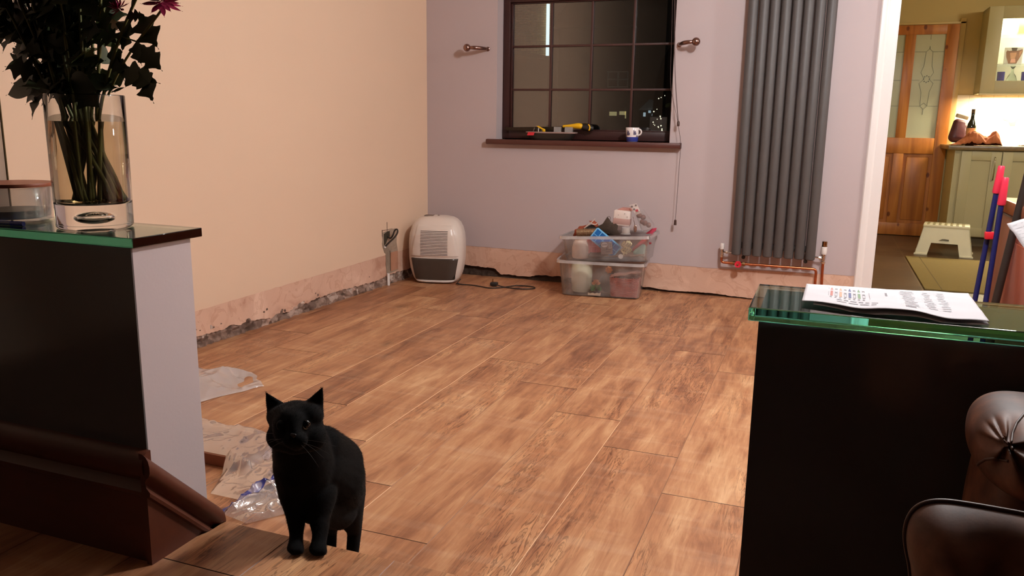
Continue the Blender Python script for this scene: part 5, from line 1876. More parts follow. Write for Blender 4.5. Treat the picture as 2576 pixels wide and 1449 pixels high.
obj('packet', MB().box(((p[0] + q[0]) / 2, 4.835, zc), (q[0] - p[0], .07, q[2] - p[2]), .006, (0, math.radians(3), .1)), mat('white_packet', rgb(226, 208, 198), .5), t)
mb = MB().box(((p[0] + q[0]) / 2, 4.835, zc - (q[2] - p[2]) * .22), (q[0] - p[0] + .002, .072, (q[2] - p[2]) * .42), .004, (0, math.radians(3), .1))
obj('band', mb, mat('pinkish_band', rgb(186, 146, 136), .5), t, label='pinkish lower band')
mb = MB()
for c_ in ((-1.1523, 4.79, 0.4948), (-1.1134, 4.79, 0.5041), (-1.1713, 4.79, 0.4768), (-1.0979, 4.79, 0.4857)):
    mb.box((c_[0], 4.798, c_[2]), (.004, .004, .003))
obj('printed_dots', mb, mat('grey_dots', rgb(120, 100, 96), .6), t, smooth=0)
t = thing('tealight_holder', 'clear plastic tealight holder with a white candle below the white packet', 'tealight holder', (-1.0894, 4.74, 0.3906))
c0 = (-1.087, 4.73, 0.3896)
obj('holder', MB().lathe([(0, 0), (.030, 0), (.031, .002), (.026, .006), (.0265, .040), (.0255, .040), (.0245, .008), (0, .006)], c0, 28), M_CLR, t, smooth=40)
obj('candle', MB().lathe([(0, .0075), (.017, .0075), (.018, .02), (0, .02)], c0, 24), mat('white_wax', rgb(236, 214, 190), .5), t, smooth=40)
o = obj('silver_spoon', MB().ball((-1.0372, 4.76, 0.4227), .014, 3, (.75, .4, 1.7)).tube([(-1.0406, 4.76, 0.4441), (-1.0549, 4.76, 0.4935)], .0016, 6), mat('dull_silver', rgb(176, 150, 140), .25, .9), smooth=180)
tag(o, 'dull silver spoon-shaped ornament beside the tealight holder', 'ornament')
t = thing('bauble_pack', 'clear blister pack of brown glass baubles leaning on the heap', 'bauble pack', (-0.9949, 4.8, 0.4688))
mb = MB()
mb.prism([(-1.0505, 4.79, 0.5147), (-1.0079, 4.79, 0.5336), (-0.9388, 4.79, 0.4467), (-0.9424, 4.79, 0.4226), (-1.0041, 4.79, 0.402)], (0, .05, 0), bev=.004)
obj('blister', mb, film_mat('blister_plastic', (.86, .80, .78, 1), .80, .14, .08), t)
M_BROWNG = mat('brown_glass', rgb(136, 92, 82), .12, 0, .1, 20, 0, .6)
for c_, r in (((-1.0285, 4.815, 0.4966), .017), ((-1.0038, 4.815, 0.4859), .016), ((-0.9925, 4.815, 0.4529), .017), ((-0.9678, 4.815, 0.4423), .016), ((-1.0098, 4.815, 0.4591), .014)):
    obj('bauble', MB().ball(c_, r, 3), M_BROWNG, t, smooth=180)
mb = MB().prism([(-1.0888, 4.8, 0.5574), (-1.0456, 4.8, 0.5691), (-1.0139, 4.8, 0.5133), (-1.0448, 4.8, 0.4996)], (0, .002, 0))
obj('header_card', mb, mat('printed_card', rgb(224, 208, 200), .6), t, smooth=0, label='white header card with grey print')
mb = MB()
mb.prism([(-1.0806, 4.797, 0.5532), (-1.0686, 4.797, 0.5562), (-1.0633, 4.797, 0.5469), (-1.0752, 4.797, 0.5415)], (0, .001, 0)).prism([(-1.0543, 4.797, 0.5617), (-1.0447, 4.797, 0.5646), (-1.0418, 4.797, 0.5552), (-1.0514, 4.797, 0.5523)], (0, .001, 0)).prism([(-1.0653, 4.797, 0.5372), (-1.0533, 4.797, 0.5402), (-1.0504, 4.797, 0.5308), (-1.06, 4.797, 0.5279)], (0, .001, 0))
obj('grey_print', mb, mat('card_print_grey', rgb(132, 116, 112), .6), t, smooth=0)
obj('red_print', MB().prism([(-1.0504, 4.797, 0.5308), (-1.0361, 4.797, 0.5363), (-1.0307, 4.797, 0.5246), (-1.045, 4.797, 0.5191)], (0, .001, 0)), mat('card_print_red', rgb(190, 70, 80), .6), t, smooth=0)
o = obj('paper_bundle', MB().prism([(-1.1708, 4.82, 0.5225), (-1.0795, 4.82, 0.5199), (-1.0875, 4.82, 0.534), (-1.1441, 4.82, 0.5359)], (0, .06, 0)), mat('pinkish_paper', rgb(196, 140, 128), .7, 0, .2, 30))
tag(o, 'pinkish paper bundle lying on top of the white packet', 'paper')
o = obj('pink_card', MB().prism([(-0.9896, 4.84, 0.3848), (-0.9524, 4.84, 0.4186), (-0.9237, 4.84, 0.4252), (-0.9277, 4.84, 0.408), (-0.9508, 4.84, 0.3872)], (0, .004, 0)), mat('bright_pink_card', rgb(206, 70, 92), .6))
tag(o, 'bright pink card poking out at the right end of the upper tub', 'card')

# ================================================================ PAPERS ON THE RIGHT COUNTER
M_PAPER = mat('white_paper', rgb(236, 228, 232), .7, 0, .02, 8)
M_PR = mat('grey_ink', rgb(206, 199, 204), .7)
M_PRD = mat('dark_ink', rgb(138, 128, 134), .7)
t = thing('instruction_sheet', 'crumpled white instruction sheet with a row of coloured capsule drawings on the counter', 'paper', (.1, 1.2, .7935))
c_fl, c_fr, c_nr, c_nl = Vector((-.0125, 1.262, .8005)), Vector((.2015, 1.268, .8040)), Vector((.205, 1.117, .7960)), Vector((-.0155, 1.147, .7955))


def sheet(u, v):
    p = quad(c_fl, c_fr, c_nr, c_nl, u, v)
    z = p.z + .0050 * math.sin(u * 3.1) * v + .0018 * math.sin(u * 12 + 1) * v + .0030 * abs(math.sin(u * math.pi * 1.02 + 1.5)) * .4
    z += .0010 * noise.noise(Vector((u * 7, v * 5, 1)))
    y = p.y - .007 * math.sin(u * 3.14) * v + .003 * math.sin(u * 15) * v
    return Vector((p.x, y, z))


obj('sheet', MB().grid(60, 20, lambda u, v: sheet(u, v)), M_PAPER, t, smooth=180, solid=.0004)


def under(u, v):
    a = sheet(.05 + .93 * u, .55 + .45 * v)
    return a + Vector((.004, -.008 * v + .003, -.0030 - .0035 * v * math.sin(u * 3)))


obj('under_sheet', MB().grid(40, 8, under), M_PAPER, t, smooth=180, solid=.0004)


def ink(mb, u0, u1, v0, v1, n=4):
    for i in range(n):
        a, b_ = u0 + (u1 - u0) * i / n, u0 + (u1 - u0) * (i + 1) / n
        mb.poly([sheet(a, v1) + Vector((0, 0, .00055)), sheet(b_, v1) + Vector((0, 0, .00055)), sheet(b_, v0) + Vector((0, 0, .00055)), sheet(a, v0) + Vector((0, 0, .00055))])
    return mb


caps = [rgb(206, 118, 104), None, rgb(228, 172, 138), None, rgb(84, 92, 146), None, rgb(128, 160, 116), None]
for k, c_ in enumerate(caps):
    u0 = .160 + .0275 * k
    if c_ is not None:
        mb = ink(MB(), u0, u0 + .015, .22, .58)
        ink(mb, u0 + .004, u0 + .011, .15, .22, 1)
        obj('capsule_drawing', mb, mat('ink_%d' % k, c_, .7), t, smooth=0)
    else:
        mb = MB()
        for a, b_, c0, d0 in ((u0, u0 + .002, .2, .58), (u0 + .013, u0 + .015, .2, .58), (u0, u0 + .015, .2, .235), (u0, u0 + .015, .38, .41), (u0, u0 + .015, .55, .58)):
            ink(mb, a, b_, c0, d0, 1)
        obj('capsule_drawing', mb, M_PRD, t, smooth=0)
mb = MB()
ink(mb, .148, .150, .15, .6, 1)
ink(mb, .392, .394, .3, .6, 1)
for k in range(8):
    ink(mb, .158 + .0275 * k, .17 + .0275 * k, .63, .665, 1)
rnd = random.Random(4)
for v_ in (.74, .83):
    u_ = .2
    while u_ < .40:
        l_ = rnd.uniform(.02, .06)
        ink(mb, u_, u_ + l_, v_, v_ + .022, 1)
        u_ += l_ + .012
obj('dark_text', mb, M_PRD, t, smooth=0)
mb = MB()
for col_, (ua, ub) in enumerate(((.575, .665), (.70, .765), (.785, .845))):
    for k in range(11):
        v_ = .10 + .065 * k
        ink(mb, ua + rnd.uniform(0, .02), ub - rnd.uniform(0, .02), v_, v_ + .02, 2)
obj('text_block', mb, M_PR, t, smooth=0)
mb = MB()
ink(mb, .488, .500, .26, .40, 1)
ink(mb, .585, .64, .80, .835, 2)
obj('dark_mark', mb, M_PRD, t, smooth=0)

t = thing('folded_letter', 'white printed letter standing up at the right picture edge above the counter', 'paper', (.27, 1.2, .7935))
E0, E1 = Vector((0.2307, 1.235, 0.9088)), Vector((0.2413, 1.115, 0.877))
F0 = Vector((0.2455, 1.262, 0.9148))


def letter(u, v):
    a = E0.lerp(E1, v)
    x = a.x + .20 * u
    y = a.y + (F0.y - E0.y) * min(1, u * 6) * (1 - v)
    z = a.z + .012 * math.sin(min(1, u * 3) * 1.57) - max(0, u - .25) ** 1.6 * .16
    return Vector((x, y, max(.7950, z + .002 * noise.noise(Vector((u * 9, v * 5, 2))))))


obj('sheet', MB().grid(40, 16, letter), M_PAPER, t, smooth=180, solid=.0006)
mb = MB()
rnd = random.Random(8)
for k in range(10):
    v_ = .10 + .085 * k
    for i in range(6):
        ua, ub = .02 + .055 * i, .02 + .055 * i + rnd.uniform(.025, .05)
        o_ = Vector((0, -.0001, .0004))
        mb.poly([letter(ua, v_) + o_, letter(ub, v_) + o_, letter(ub, v_ - .016) + o_, letter(ua, v_ - .016) + o_])
obj('text_block', mb, M_PR, t, smooth=0)

# ================================================================ LEATHER SOFA
m, nt, b = new_mat('brown_leather')
tc = N(nt, 'ShaderNodeTexCoord')
n1 = N(nt, 'ShaderNodeTexNoise')
n1.inputs['Scale'].default_value = 22
n1.inputs['Detail'].default_value = 6
nt.links.new(tc.outputs['Object'], n1.inputs[0])
r = ramp(nt, [(.35, rgb(74, 42, 26)), (.55, rgb(110, 66, 44)), (.7, rgb(132, 84, 60))])
nt.links.new(n1.outputs[0], r.inputs[0])
nt.links.new(r.outputs[0], b.inputs['Base Color'])
b.inputs['Roughness'].default_value = .58
b.inputs['Specular IOR Level'].default_value = .35
vo = N(nt, 'ShaderNodeTexVoronoi')
vo.inputs['Scale'].default_value = 420
nt.links.new(tc.outputs['Object'], vo.inputs[0])
bp = N(nt, 'ShaderNodeBump')
bp.inputs['Distance'].default_value = .00003
nt.links.new(vo.outputs[0], bp.inputs['Height'])
nt.links.new(bp.outputs[0], b.inputs['Normal'])
M_LEATH = m
M_PIPE = mat('dark_leather_piping', rgb(78, 48, 36), .5)
sf = thing('leather_sofa', 'brown leather sofa with gathered arm and piped cushion in the lower right corner', 'sofa', (.45, .7, UP))
# scroll arm end: blobby shape with gathered centre
SCY = .93


def blob(cx, cy, cz, hx, hy, hz, p=2.6, nu=64, nv=40, fn=None):
    mb = MB()

    def f(u, v):
        a = u * 2 * math.pi
        ph = (v - .5) * math.pi * .998
        ca, sa, cp, spv = math.cos(a), math.sin(a), math.cos(ph), math.sin(ph)
        g = lambda t_: math.copysign(abs(t_) ** (2 / p), t_)
        q = Vector((cx + hx * g(cp) * g(ca), cy + hy * g(cp) * g(sa), cz + hz * g(spv)))
        return fn(q) if fn else q
    mb.grid(nu, nv, f, closed_u=True)
    return mb


GX, GZ = (0.1889, 0.83, 0.7278)[0], (0.1889, 0.83, 0.7278)[2]


def pleat(q):
    sm = max(0.0, min(1.0, (SCY + .02 - q.y) / .07))
    sm = sm * sm * (3 - 2 * sm)
    dx, dz = q.x - GX, q.z - GZ
    r_ = math.hypot(dx, dz)
    a = math.atan2(dz, dx)
    k = math.exp(-(r_ / .045) ** 2)
    q = q.copy()
    q.y += sm * k * (.016 + .007 * math.sin(a * 7 + 1))
    return q


ac = (0.2256, 0.93, 0.7061)
arm = blob(ac[0], .945, ac[2], ac[0] - (0.1687, 0.93, 0.6976)[0], .115, (0.2169, 0.93, 0.7482)[2] - ac[2], 2.4, 180, 120, pleat)
o_arm = obj('arm_roll', arm, M_LEATH, sf, smooth=180)
# column of the arm under the roll
lc = (0.1809, 0.93, 0.6267)
obj('arm_front', blob(ac[0] + .03, .955, .46, ac[0] + .03 - lc[0], .10, .27, 5.0), M_LEATH, sf, smooth=180)
# rest of the sofa to the right, out of view
obj('seat_base', MB().b2(.30, 1.5, .2, 1.05, UP + .05, UP + .30, .03), M_LEATH, sf)
obj('backrest', MB().b2(.42, 1.5, .86, 1.06, UP + .28, .735, .05), M_LEATH, sf)
for xx, yy in ((.34, .26), (1.44, .26), (.34, 1.0), (1.44, 1.0)):
    obj('leg', MB().b2(xx - .025, xx + .025, yy - .025, yy + .025, UP, UP + .06, .004), M_SKIRT, sf)
# seams on the arm end
bvs = BVHTree.FromPolygons([v.co for v in o_arm.data.vertices], [list(p.vertices) for p in o_arm.data.polygons])


def seam(pts, r=.0015):
    out = []
    fine = [Vector(a).lerp(Vector(b_), k / 8) for a, b_ in zip(pts[:-1], pts[1:]) for k in range(8)]
    for p in fine:
        h = bvs.ray_cast(Vector((0, 0, 1.03)), (p - Vector((0, 0, 1.03))).normalized())
        if h[0]:
            out.append(h[0] + Vector((0, .0004, 0)))
    if len(out) > 2:
        obj('piping', MB().tube(out, r, 8), M_PIPE, sf, smooth=180, label='dark piping')


seam([(0.1591, 0.85, 0.698), (0.1592, 0.845, 0.7084), (0.1616, 0.84, 0.717), (0.1654, 0.835, 0.7234), (0.1708, 0.83, 0.7271), (0.1773, 0.83, 0.727), (0.1839, 0.83, 0.7265)])
seam([(0.1958, 0.84, 0.7763), (0.1906, 0.835, 0.7718), (0.1851, 0.83, 0.7645), (0.1831, 0.83, 0.7544), (0.1833, 0.83, 0.7446), (0.1858, 0.83, 0.7352)])
# box cushion with piped edge, nearer
YC = .66
cc = (0.1405, 0.66, 0.7032)
hxm = cc[0] - (0.0841, 0.66, 0.6974)[0]
cush = MB()
top = [(0.0919, 0.66, 0.6822), (0.083, 0.66, 0.711), (0.0827, 0.66, 0.728), (0.0871, 0.66, 0.74), (0.0948, 0.66, 0.7465), (0.1055, 0.66, 0.7499), (0.1217, 0.66, 0.7504), (0.1404, 0.66, 0.7501), (0.1664, 0.66, 0.7494), (0.1972, 0.66, 0.7448)]
edge = [Vector(p) for p in top]
low = Vector((0, 0, -.26))
ring_f = [Vector((edge[0].x + .015, YC, edge[0].z - .14))] + edge + [Vector((edge[-1].x, YC, edge[-1].z - .24))]
for _ in range(2):
    q = [ring_f[0]]
    for i in range(len(ring_f) - 1):
        q += [ring_f[i] * .75 + ring_f[i + 1] * .25, ring_f[i] * .25 + ring_f[i + 1] * .75]
    q.append(ring_f[-1])
    ring_f = q
cen = sum(ring_f, Vector()) / len(ring_f)
cen.z -= .02
rings = []
for s, dy in ((1.0, .0), (.97, -.012), (.86, -.026), (.66, -.040), (.4, -.048), (.15, -.050)):
    rings.append([cen + (p - cen) * s + Vector((0, dy + .007 * math.sin((p.x * 60 + p.z * 40)) * s * (1 - s) * 4, 0)) for p in ring_f])
back = [[cen + (p - cen) * s + Vector((0, dy, 0)) for p in ring_f] for s, dy in ((1.0, .001), (.985, .006), (.90, .010))]
mb = MB()
loft(mb, rings, cap=(False, True))
loft(mb, back, cap=(False, True))
obj('cushion', mb, M_LEATH, sf, smooth=180, recalc=True)
obj('piping', MB().tube([p + Vector((0, -.001, 0)) for p in ring_f], .0021, 10, smooth=1), M_PIPE, sf, smooth=180, label='dark piping')

# ================================================================ SIDEBOARD AND MOP HANDLES
m_mah = mat('reddish_mahogany', rgb(150, 78, 56), .38, 0, .22, 5, stretch=(6, 6, .7))
SX, SY0, SY1 = .722, 2.6, 4.05
sb = thing('sideboard', 'reddish wooden sideboard with brightly lit top behind the mop handles at the right edge', 'sideboard', (.95, 3.3, 0))
obj('carcass', MB().b2(SX, SX + .45, SY0, SY1, .05, .690, .004), m_mah, sb)
obj('plinth', MB().b2(SX + .02, SX + .43, SY0 + .02, SY1 - .02, 0, .05), m_mah, sb)
obj('top', MB().b2(SX - .006, SX + .46, SY0 - .01, SY1 + .008, .690, .746, .006), mat('polished_top', rgb(176, 112, 84), .12, 0, .12, 5, stretch=(1, 6, 1)), sb)  # lighter tone paints in the kitchen light on the glossy top
mb = MB()
mb.b2(SX - .004, SX, SY0, SY1, .682, .690)
obj('bead', mb, mat('dark_bead', rgb(64, 34, 26), .4), sb)
mb = MB()
mb.prism([(SX - .001, 3.72, .14), (SX - .001, 2.8, .14), (SX - .001, 2.8, .60), (SX - .001, 3.66, .60), (SX - .001, 3.72, .54)], (-.006, 0, 0), bev=.002)
obj('raised_panel', mb, m_mah, sb)
M_MOPB = mat('blue_mop_handle', rgb(22, 28, 84), .35, 0, .05)
M_PINK = mat('pink_red_plastic', rgb(222, 48, 76), .4, 0, .03)
M_MOPK = mat('black_pole', rgb(36, 28, 24), .45, 0, .1)


def mop(name, label, px0, py0, px1, py1, Y, cap_, r, m_, grp=None):
    a, b_ = Vector(px0), Vector(px1)
    d = (b_ - a).normalized()
    foot = a + d * ((a.z - .012) / -d.z)
    t = thing(name, label, 'mop handle', (foot.x, foot.y, 0), 0, grp)
    obj('handle', MB().tube([a + d * .02, foot], r, 14), m_, t, smooth=40)
    if cap_:
        e = a + d * .115
        mb = MB().tube([a + d * .024, e - d * .006, e], [r * 1.30, r * 1.55, r * 1.30], 16)
        mb.tube([a, a + d * .004, a + d * .026], [r * 1.0, r * 1.25, r * 1.25], 16)
        obj('grip', mb, M_PINK, t, smooth=40, label='pink-red plastic grip')
    obj('foot', MB().lathe([(0, 0), (.02, 0), (.03, .01), (.014, .03), (0, .03)], (foot.x, foot.y, .001), 14), M_MOPK, t)
    return t, a, d


YM = 3.88
mp1, a1, d1 = mop('mop_handle', 'left blue mop handle with a taller pink-red top leaning by the sideboard', (0.6777, 3.88, 0.8879), None, (0.6413, 3.86, 0.3152), None, YM, True, .0105, M_MOPB, 'blue mop handles')
mp2, a2, d2 = mop('mop_handle', 'right blue mop handle with a lower pink-red top, clipped to the other', (0.6922, 3.85, 0.8427), None, (0.6774, 3.83, 0.3246), None, YM, True, .0105, M_MOPB, 'blue mop handles')
p = (0.6706, 3.86, 0.5996)
o = obj('handle_clip', MB().box((p[0], YM - .024, p[2]), (.052, .034, .030), .004, (0, math.radians(-3), 0)), mat('red_clip', rgb(206, 28, 44), .4))
tag(o, 'red plastic clip joining the two blue mop handles', 'clip')
mop('broom_handle', 'thick black pole leaning between the blue mop handles and the white letter', (0.7295, 3.62, 0.926), None, (0.6709, 3.6, 0.3702), None, 3.6, False, .0145, M_MOPK)

# ================================================================ KITCHEN BEYOND THE DOORWAY
KY = 8.82
m, nt, b = new_mat('dark_brown_tile')
tc = N(nt, 'ShaderNodeTexCoord')
br = N(nt, 'ShaderNodeTexBrick')
br.offset = 0
br.inputs['Color1'].default_value = rgb(92, 70, 48)
br.inputs['Color2'].default_value = rgb(80, 60, 42)
br.inputs['Mortar'].default_value = rgb(108, 88, 62)
br.inputs['Scale'].default_value = 1
br.inputs['Mortar Size'].default_value = .004
br.inputs['Brick Width'].default_value = .33
br.inputs['Row Height'].default_value = .33
nt.links.new(tc.outputs['Object'], br.inputs[0])
n1 = N(nt, 'ShaderNodeTexNoise')
n1.inputs['Scale'].default_value = 6
n1.inputs['Detail'].default_value = 5
nt.links.new(tc.outputs['Object'], n1.inputs[0])
mx = N(nt, 'ShaderNodeMix', data_type='RGBA', blend_type='OVERLAY')
mx.inputs[0].default_value = .4
nt.links.new(br.outputs[0], mx.inputs[6])
nt.links.new(n1.outputs[0], mx.inputs[7])
nt.links.new(mx.outputs[2], b.inputs['Base Color'])
b.inputs['Roughness'].default_value = .35
struct(obj('kitchen_floor', MB().b2(-.3, 3.9, 5.1005, 9.0, -.02, 0), m, smooth=0))
M_KW = paint('yellow_cream_paint', rgb(206, 186, 134), .03)
mb = MB()
mb.poly([(-.3, KY, 0), (4, KY, 0), (4, KY, CEIL), (-.3, KY, CEIL)])
struct(obj('wall_kitchen_back', mb, M_KW, smooth=0))
struct(obj('wall_kitchen_left', MB().poly([(.1, YB + TH, 0), (.1, KY, 0), (.1, KY, CEIL), (.1, YB + TH, CEIL)]), M_KW, smooth=0))
struct(obj('wall_kitchen_right', MB().poly([(3.6, YB + TH, 0), (3.6, KY, 0), (3.6, KY, CEIL), (3.6, YB + TH, CEIL)]), M_KW, smooth=0))
struct(obj('ceiling', MB().poly([(-.3, YB + TH, CEIL), (4, YB + TH, CEIL), (4, KY, CEIL), (-.3, KY, CEIL)]), M_CEIL, smooth=0))


def pine():
    m, nt, b = new_mat('knotty_pine')
    tc = N(nt, 'ShaderNodeTexCoord')
    mp = N(nt, 'ShaderNodeMapping')
    mp.inputs['Scale'].default_value = (14, 14, 1.2)
    nt.links.new(tc.outputs['Object'], mp.inputs[0])
    n = N(nt, 'ShaderNodeTexNoise')
    n.inputs['Scale'].default_value = 1
    n.inputs['Detail'].default_value = 5
    n.inputs['Distortion'].default_value = .6
    nt.links.new(mp.outputs[0], n.inputs[0])
    r = ramp(nt, [(.3, rgb(150, 86, 34)), (.5, rgb(186, 114, 48)), (.7, rgb(206, 136, 62))])
    nt.links.new(n.outputs[0], r.inputs[0])
    v = N(nt, 'ShaderNodeTexVoronoi')
    m2 = N(nt, 'ShaderNodeMapping')
    m2.inputs['Scale'].default_value = (6.5, 6.5, 4.2)
    nt.links.new(tc.outputs['Object'], m2.inputs[0])
    nt.links.new(m2.outputs[0], v.inputs['Vector'])
    v.inputs['Scale'].default_value = 1
    kr = ramp(nt, [(0, (.20, .11, .06, 1)), (.085, (.35, .2, .12, 1)), (.12, (1, 1, 1, 1))])
    nt.links.new(v.outputs['Distance'], kr.inputs[0])
    mx = N(nt, 'ShaderNodeMix', data_type='RGBA', blend_type='MULTIPLY')
    mx.inputs[0].default_value = .9
    nt.links.new(r.outputs[0], mx.inputs[6])
    nt.links.new(kr.outputs[0], mx.inputs[7])
    nt.links.new(mx.outputs[2], b.inputs['Base Color'])
    b.inputs['Roughness'].default_value = .4
    return m


M_PINE = pine()
dy = KY - .045
dr = struct(obj('door_1', MB().b2(.25, .345, dy, KY - .005, .005, 1.995, .002).b2(.945, 1.05, dy, KY - .005, .005, 1.995, .002).b2(.345, .945, dy + .001, KY - .006, 1.908, 1.994, .002).b2(.345, .945, dy + .001, KY - .006, .80, .950, .002).b2(.345, .945, dy + .001, KY - .006, .006, .124, .002).b2(.600, .690, dy + .0015, KY - .006, .124, .80, .002).b2(.600, .690, dy + .0015, KY - .006, .95, 1.908, .002), M_PINE, smooth=30))
for x0_, x1_ in ((.345, .600), (.690, .945)):
    obj('lower_panel', MB().b2(x0_, x1_, dy + .022, KY - .012, .12, .805).b2(x0_ + .03, x1_ - .03, dy + .012, KY - .012, .155, .77, .008), M_PINE, dr, smooth=30)
    g = obj('glass_pane', MB().b2(x0_ - .005, x1_ + .005, dy + .018, dy + .024, .94, 1.915), mat('grey_green_roomlight_glass', rgb(196, 200, 176), .18, 0, .10, 3, 0, .5), dr, smooth=0)  # pane colour carries the light of the room behind the door
    M_LEAD = mat('grey_leading', rgb(120, 124, 118), .5)
    mb = MB()
    xc = (x0_ + x1_) / 2
    yy = dy + .0165

    def ln(*p):
        mb.tube([(xc + a, yy, z) for a, z in p], .0016, 6)
    ln((0, 1.905), (0, 1.86))
    ln((0, 1.80), (-.003, 1.775), (-.028, 1.75), (-.034, 1.62), (-.055, 1.56), (-.02, 1.50), (-.06, 1.46), (-.035, 1.38), (-.03, 1.25))
    ln((0, 1.80), (.003, 1.775), (.028, 1.75), (.034, 1.62), (.055, 1.56), (.02, 1.50), (.06, 1.46), (.035, 1.38), (.03, 1.25))
    ln((-.125, 1.75), (-.028, 1.75))
    ln((.028, 1.75), (.125, 1.75))
    ln((-.125, 1.49), (-.06, 1.49))
    ln((.06, 1.49), (.125, 1.49))
    ln((-.03, 1.25), (0, 1.28), (.03, 1.25), (0, 1.22), (-.03, 1.25), (-.125, 1.25))
    ln((.03, 1.25), (.125, 1.25))
    ln((0, 1.22), (0, 1.17))
    for k in range(8):
        a = k * math.pi / 4
        mb.ball((xc + .025 * math.cos(a), yy, 1.50 + .03 * math.sin(a)), .007, 1, (1, .3, 1))
    obj('leaded_pattern', mb, M_LEAD, g, smooth=60)
M_CREAMW = mat('cream_gloss_trim', rgb(214, 190, 130), .4, 0, .03)
struct(obj('trim_5', MB().b2(1.052, 1.098, KY - .022, KY, 0, 2.05, .004).b2(.2, .248, KY - .022, KY, 0, 2.05, .004).b2(.2, 1.098, KY - .022, KY, 1.998, 2.02, .004), M_CREAMW, smooth=30))

# base cabinets
M_SAGE = mat('sage_cream_cabinet', rgb(186, 178, 140), .45, 0, .04, 4)
BY_ = 8.22


def shaker(parent, x0, x1, z0, z1, y, fr, name='door', m_=M_SAGE):
    mb = MB()
    mb.b2(x0, x0 + fr, y, y + .02, z0, z1, .002).b2(x1 - fr, x1, y, y + .02, z0, z1, .002)
    mb.b2(x0 + fr, x1 - fr, y + .0005, y + .02, z1 - fr, z1, .0015).b2(x0 + fr, x1 - fr, y + .0005, y + .02, z0, z0 + fr, .0015)
    mb.b2(x0 + fr - .002, x1 - fr + .002, y + .010, y + .018, z0 + fr - .002, z1 - fr + .002)
    return obj(name, mb, m_, parent, smooth=30)


M_HAND = mat('satin_steel', rgb(176, 168, 150), .25, 1, .05)
M_PLIN = mat('dark_plinth', rgb(90, 78, 52), .6)
xs = [1.112, 1.432, 1.90, 2.37]
for k in range(2):
    lab = ('sage cream base cabinet at the left end of the kitchen worktop', 'second sage cream base cabinet along the kitchen worktop, cut by the edge', 'third sage cream base cabinet along the kitchen worktop')[k]
    t = thing('base_cabinet', lab, 'cabinet', ((xs[k] + xs[k + 1]) / 2, BY_ + .3, 0), 0, 'kitchen base cabinets')
    obj('carcass', MB().b2(xs[k] - (.05 if k == 0 else 0), xs[k + 1] - .001, BY_ + .021, KY - .001, .085, .858), M_SAGE, t, smooth=0)
    obj('plinth', MB().b2(xs[k] - (.03 if k == 0 else 0), xs[k + 1] - .001, BY_ + .06, KY - .05, 0, .085), M_PLIN, t, smooth=0)
    d = shaker(t, xs[k] + .003, xs[k + 1] - .004, .092, .850, BY_, .080)
    hx = xs[k + 1] - .055
    obj('handle', MB().tube([(hx, BY_, .80), (hx, BY_ - .022, .795), (hx, BY_ - .030, .70), (hx, BY_ - .022, .605), (hx, BY_, .60)], .0055, 10, smooth=2), M_HAND, d, smooth=180, label='slim steel bow handle')
o = obj('worktop', MB().b2(1.0, 3.5, BY_ - .02, KY - .002, .8585, .896, .004), mat('brown_stone_worktop', rgb(132, 110, 76), .3, 0, .4, 30))
tag(o, 'brown stone worktop running over the sage kitchen cabinets', 'worktop')

# tiled splashback with one patterned tile
m, nt, b = new_mat('white_tile')
tc = N(nt, 'ShaderNodeTexCoord')
mp = N(nt, 'ShaderNodeMapping')
mp.inputs['Rotation'].default_value = (math.radians(90), 0, 0)
br = N(nt, 'ShaderNodeTexBrick')
br.offset = 0
br.inputs['Color1'].default_value = rgb(246, 240, 226)
br.inputs['Color2'].default_value = rgb(240, 234, 220)
br.inputs['Mortar'].default_value = rgb(206, 200, 184)
br.inputs['Scale'].default_value = 1
br.inputs['Brick Width'].default_value = .1
br.inputs['Row Height'].default_value = .1
br.inputs['Mortar Size'].default_value = .0015
nt.links.new(tc.outputs['Object'], mp.inputs[0])
nt.links.new(mp.outputs[0], br.inputs[0])
nt.links.new(br.outputs[0], b.inputs['Base Color'])
b.inputs['Roughness'].default_value = .2
sp_ = struct(obj('trim_6', MB().b2(1.075, 3.5, KY - .008, KY, .896, 1.352), m, smooth=0))
mb = MB()
mb.prism([(1.4959, 8.81, 1.1494), (1.529, 8.81, 1.1426), (1.5445, 8.81, 1.121), (1.5655, 8.81, 1.1068), (1.5935, 8.81, 1.1144), (1.6028, 8.81, 1.1434), (1.6383, 8.81, 1.1402), (1.6364, 8.81, 1.1294), (1.6113, 8.81, 1.1255), (1.6015, 8.81, 1.0748), (1.563, 8.81, 1.0742), (1.5421, 8.81, 1.1138), (1.5017, 8.81, 1.1278)], (0, .002, 0))
obj('tile_motif', mb, mat('beige_glaze', rgb(190, 168, 116), .3), sp_, smooth=0)
t = thing('light_switch', 'narrow white switch plate on the kitchen wall beside the pine door', 'light switch', (1.05, KY, 1.24))
obj('plate', MB().b2(1.101, 1.136, KY - .009, KY, 1.17, 1.312, .002).xf(Matrix.Translation((-.062, 0, 0)) @ Matrix.Identity(4)), M_WPLAS, t)

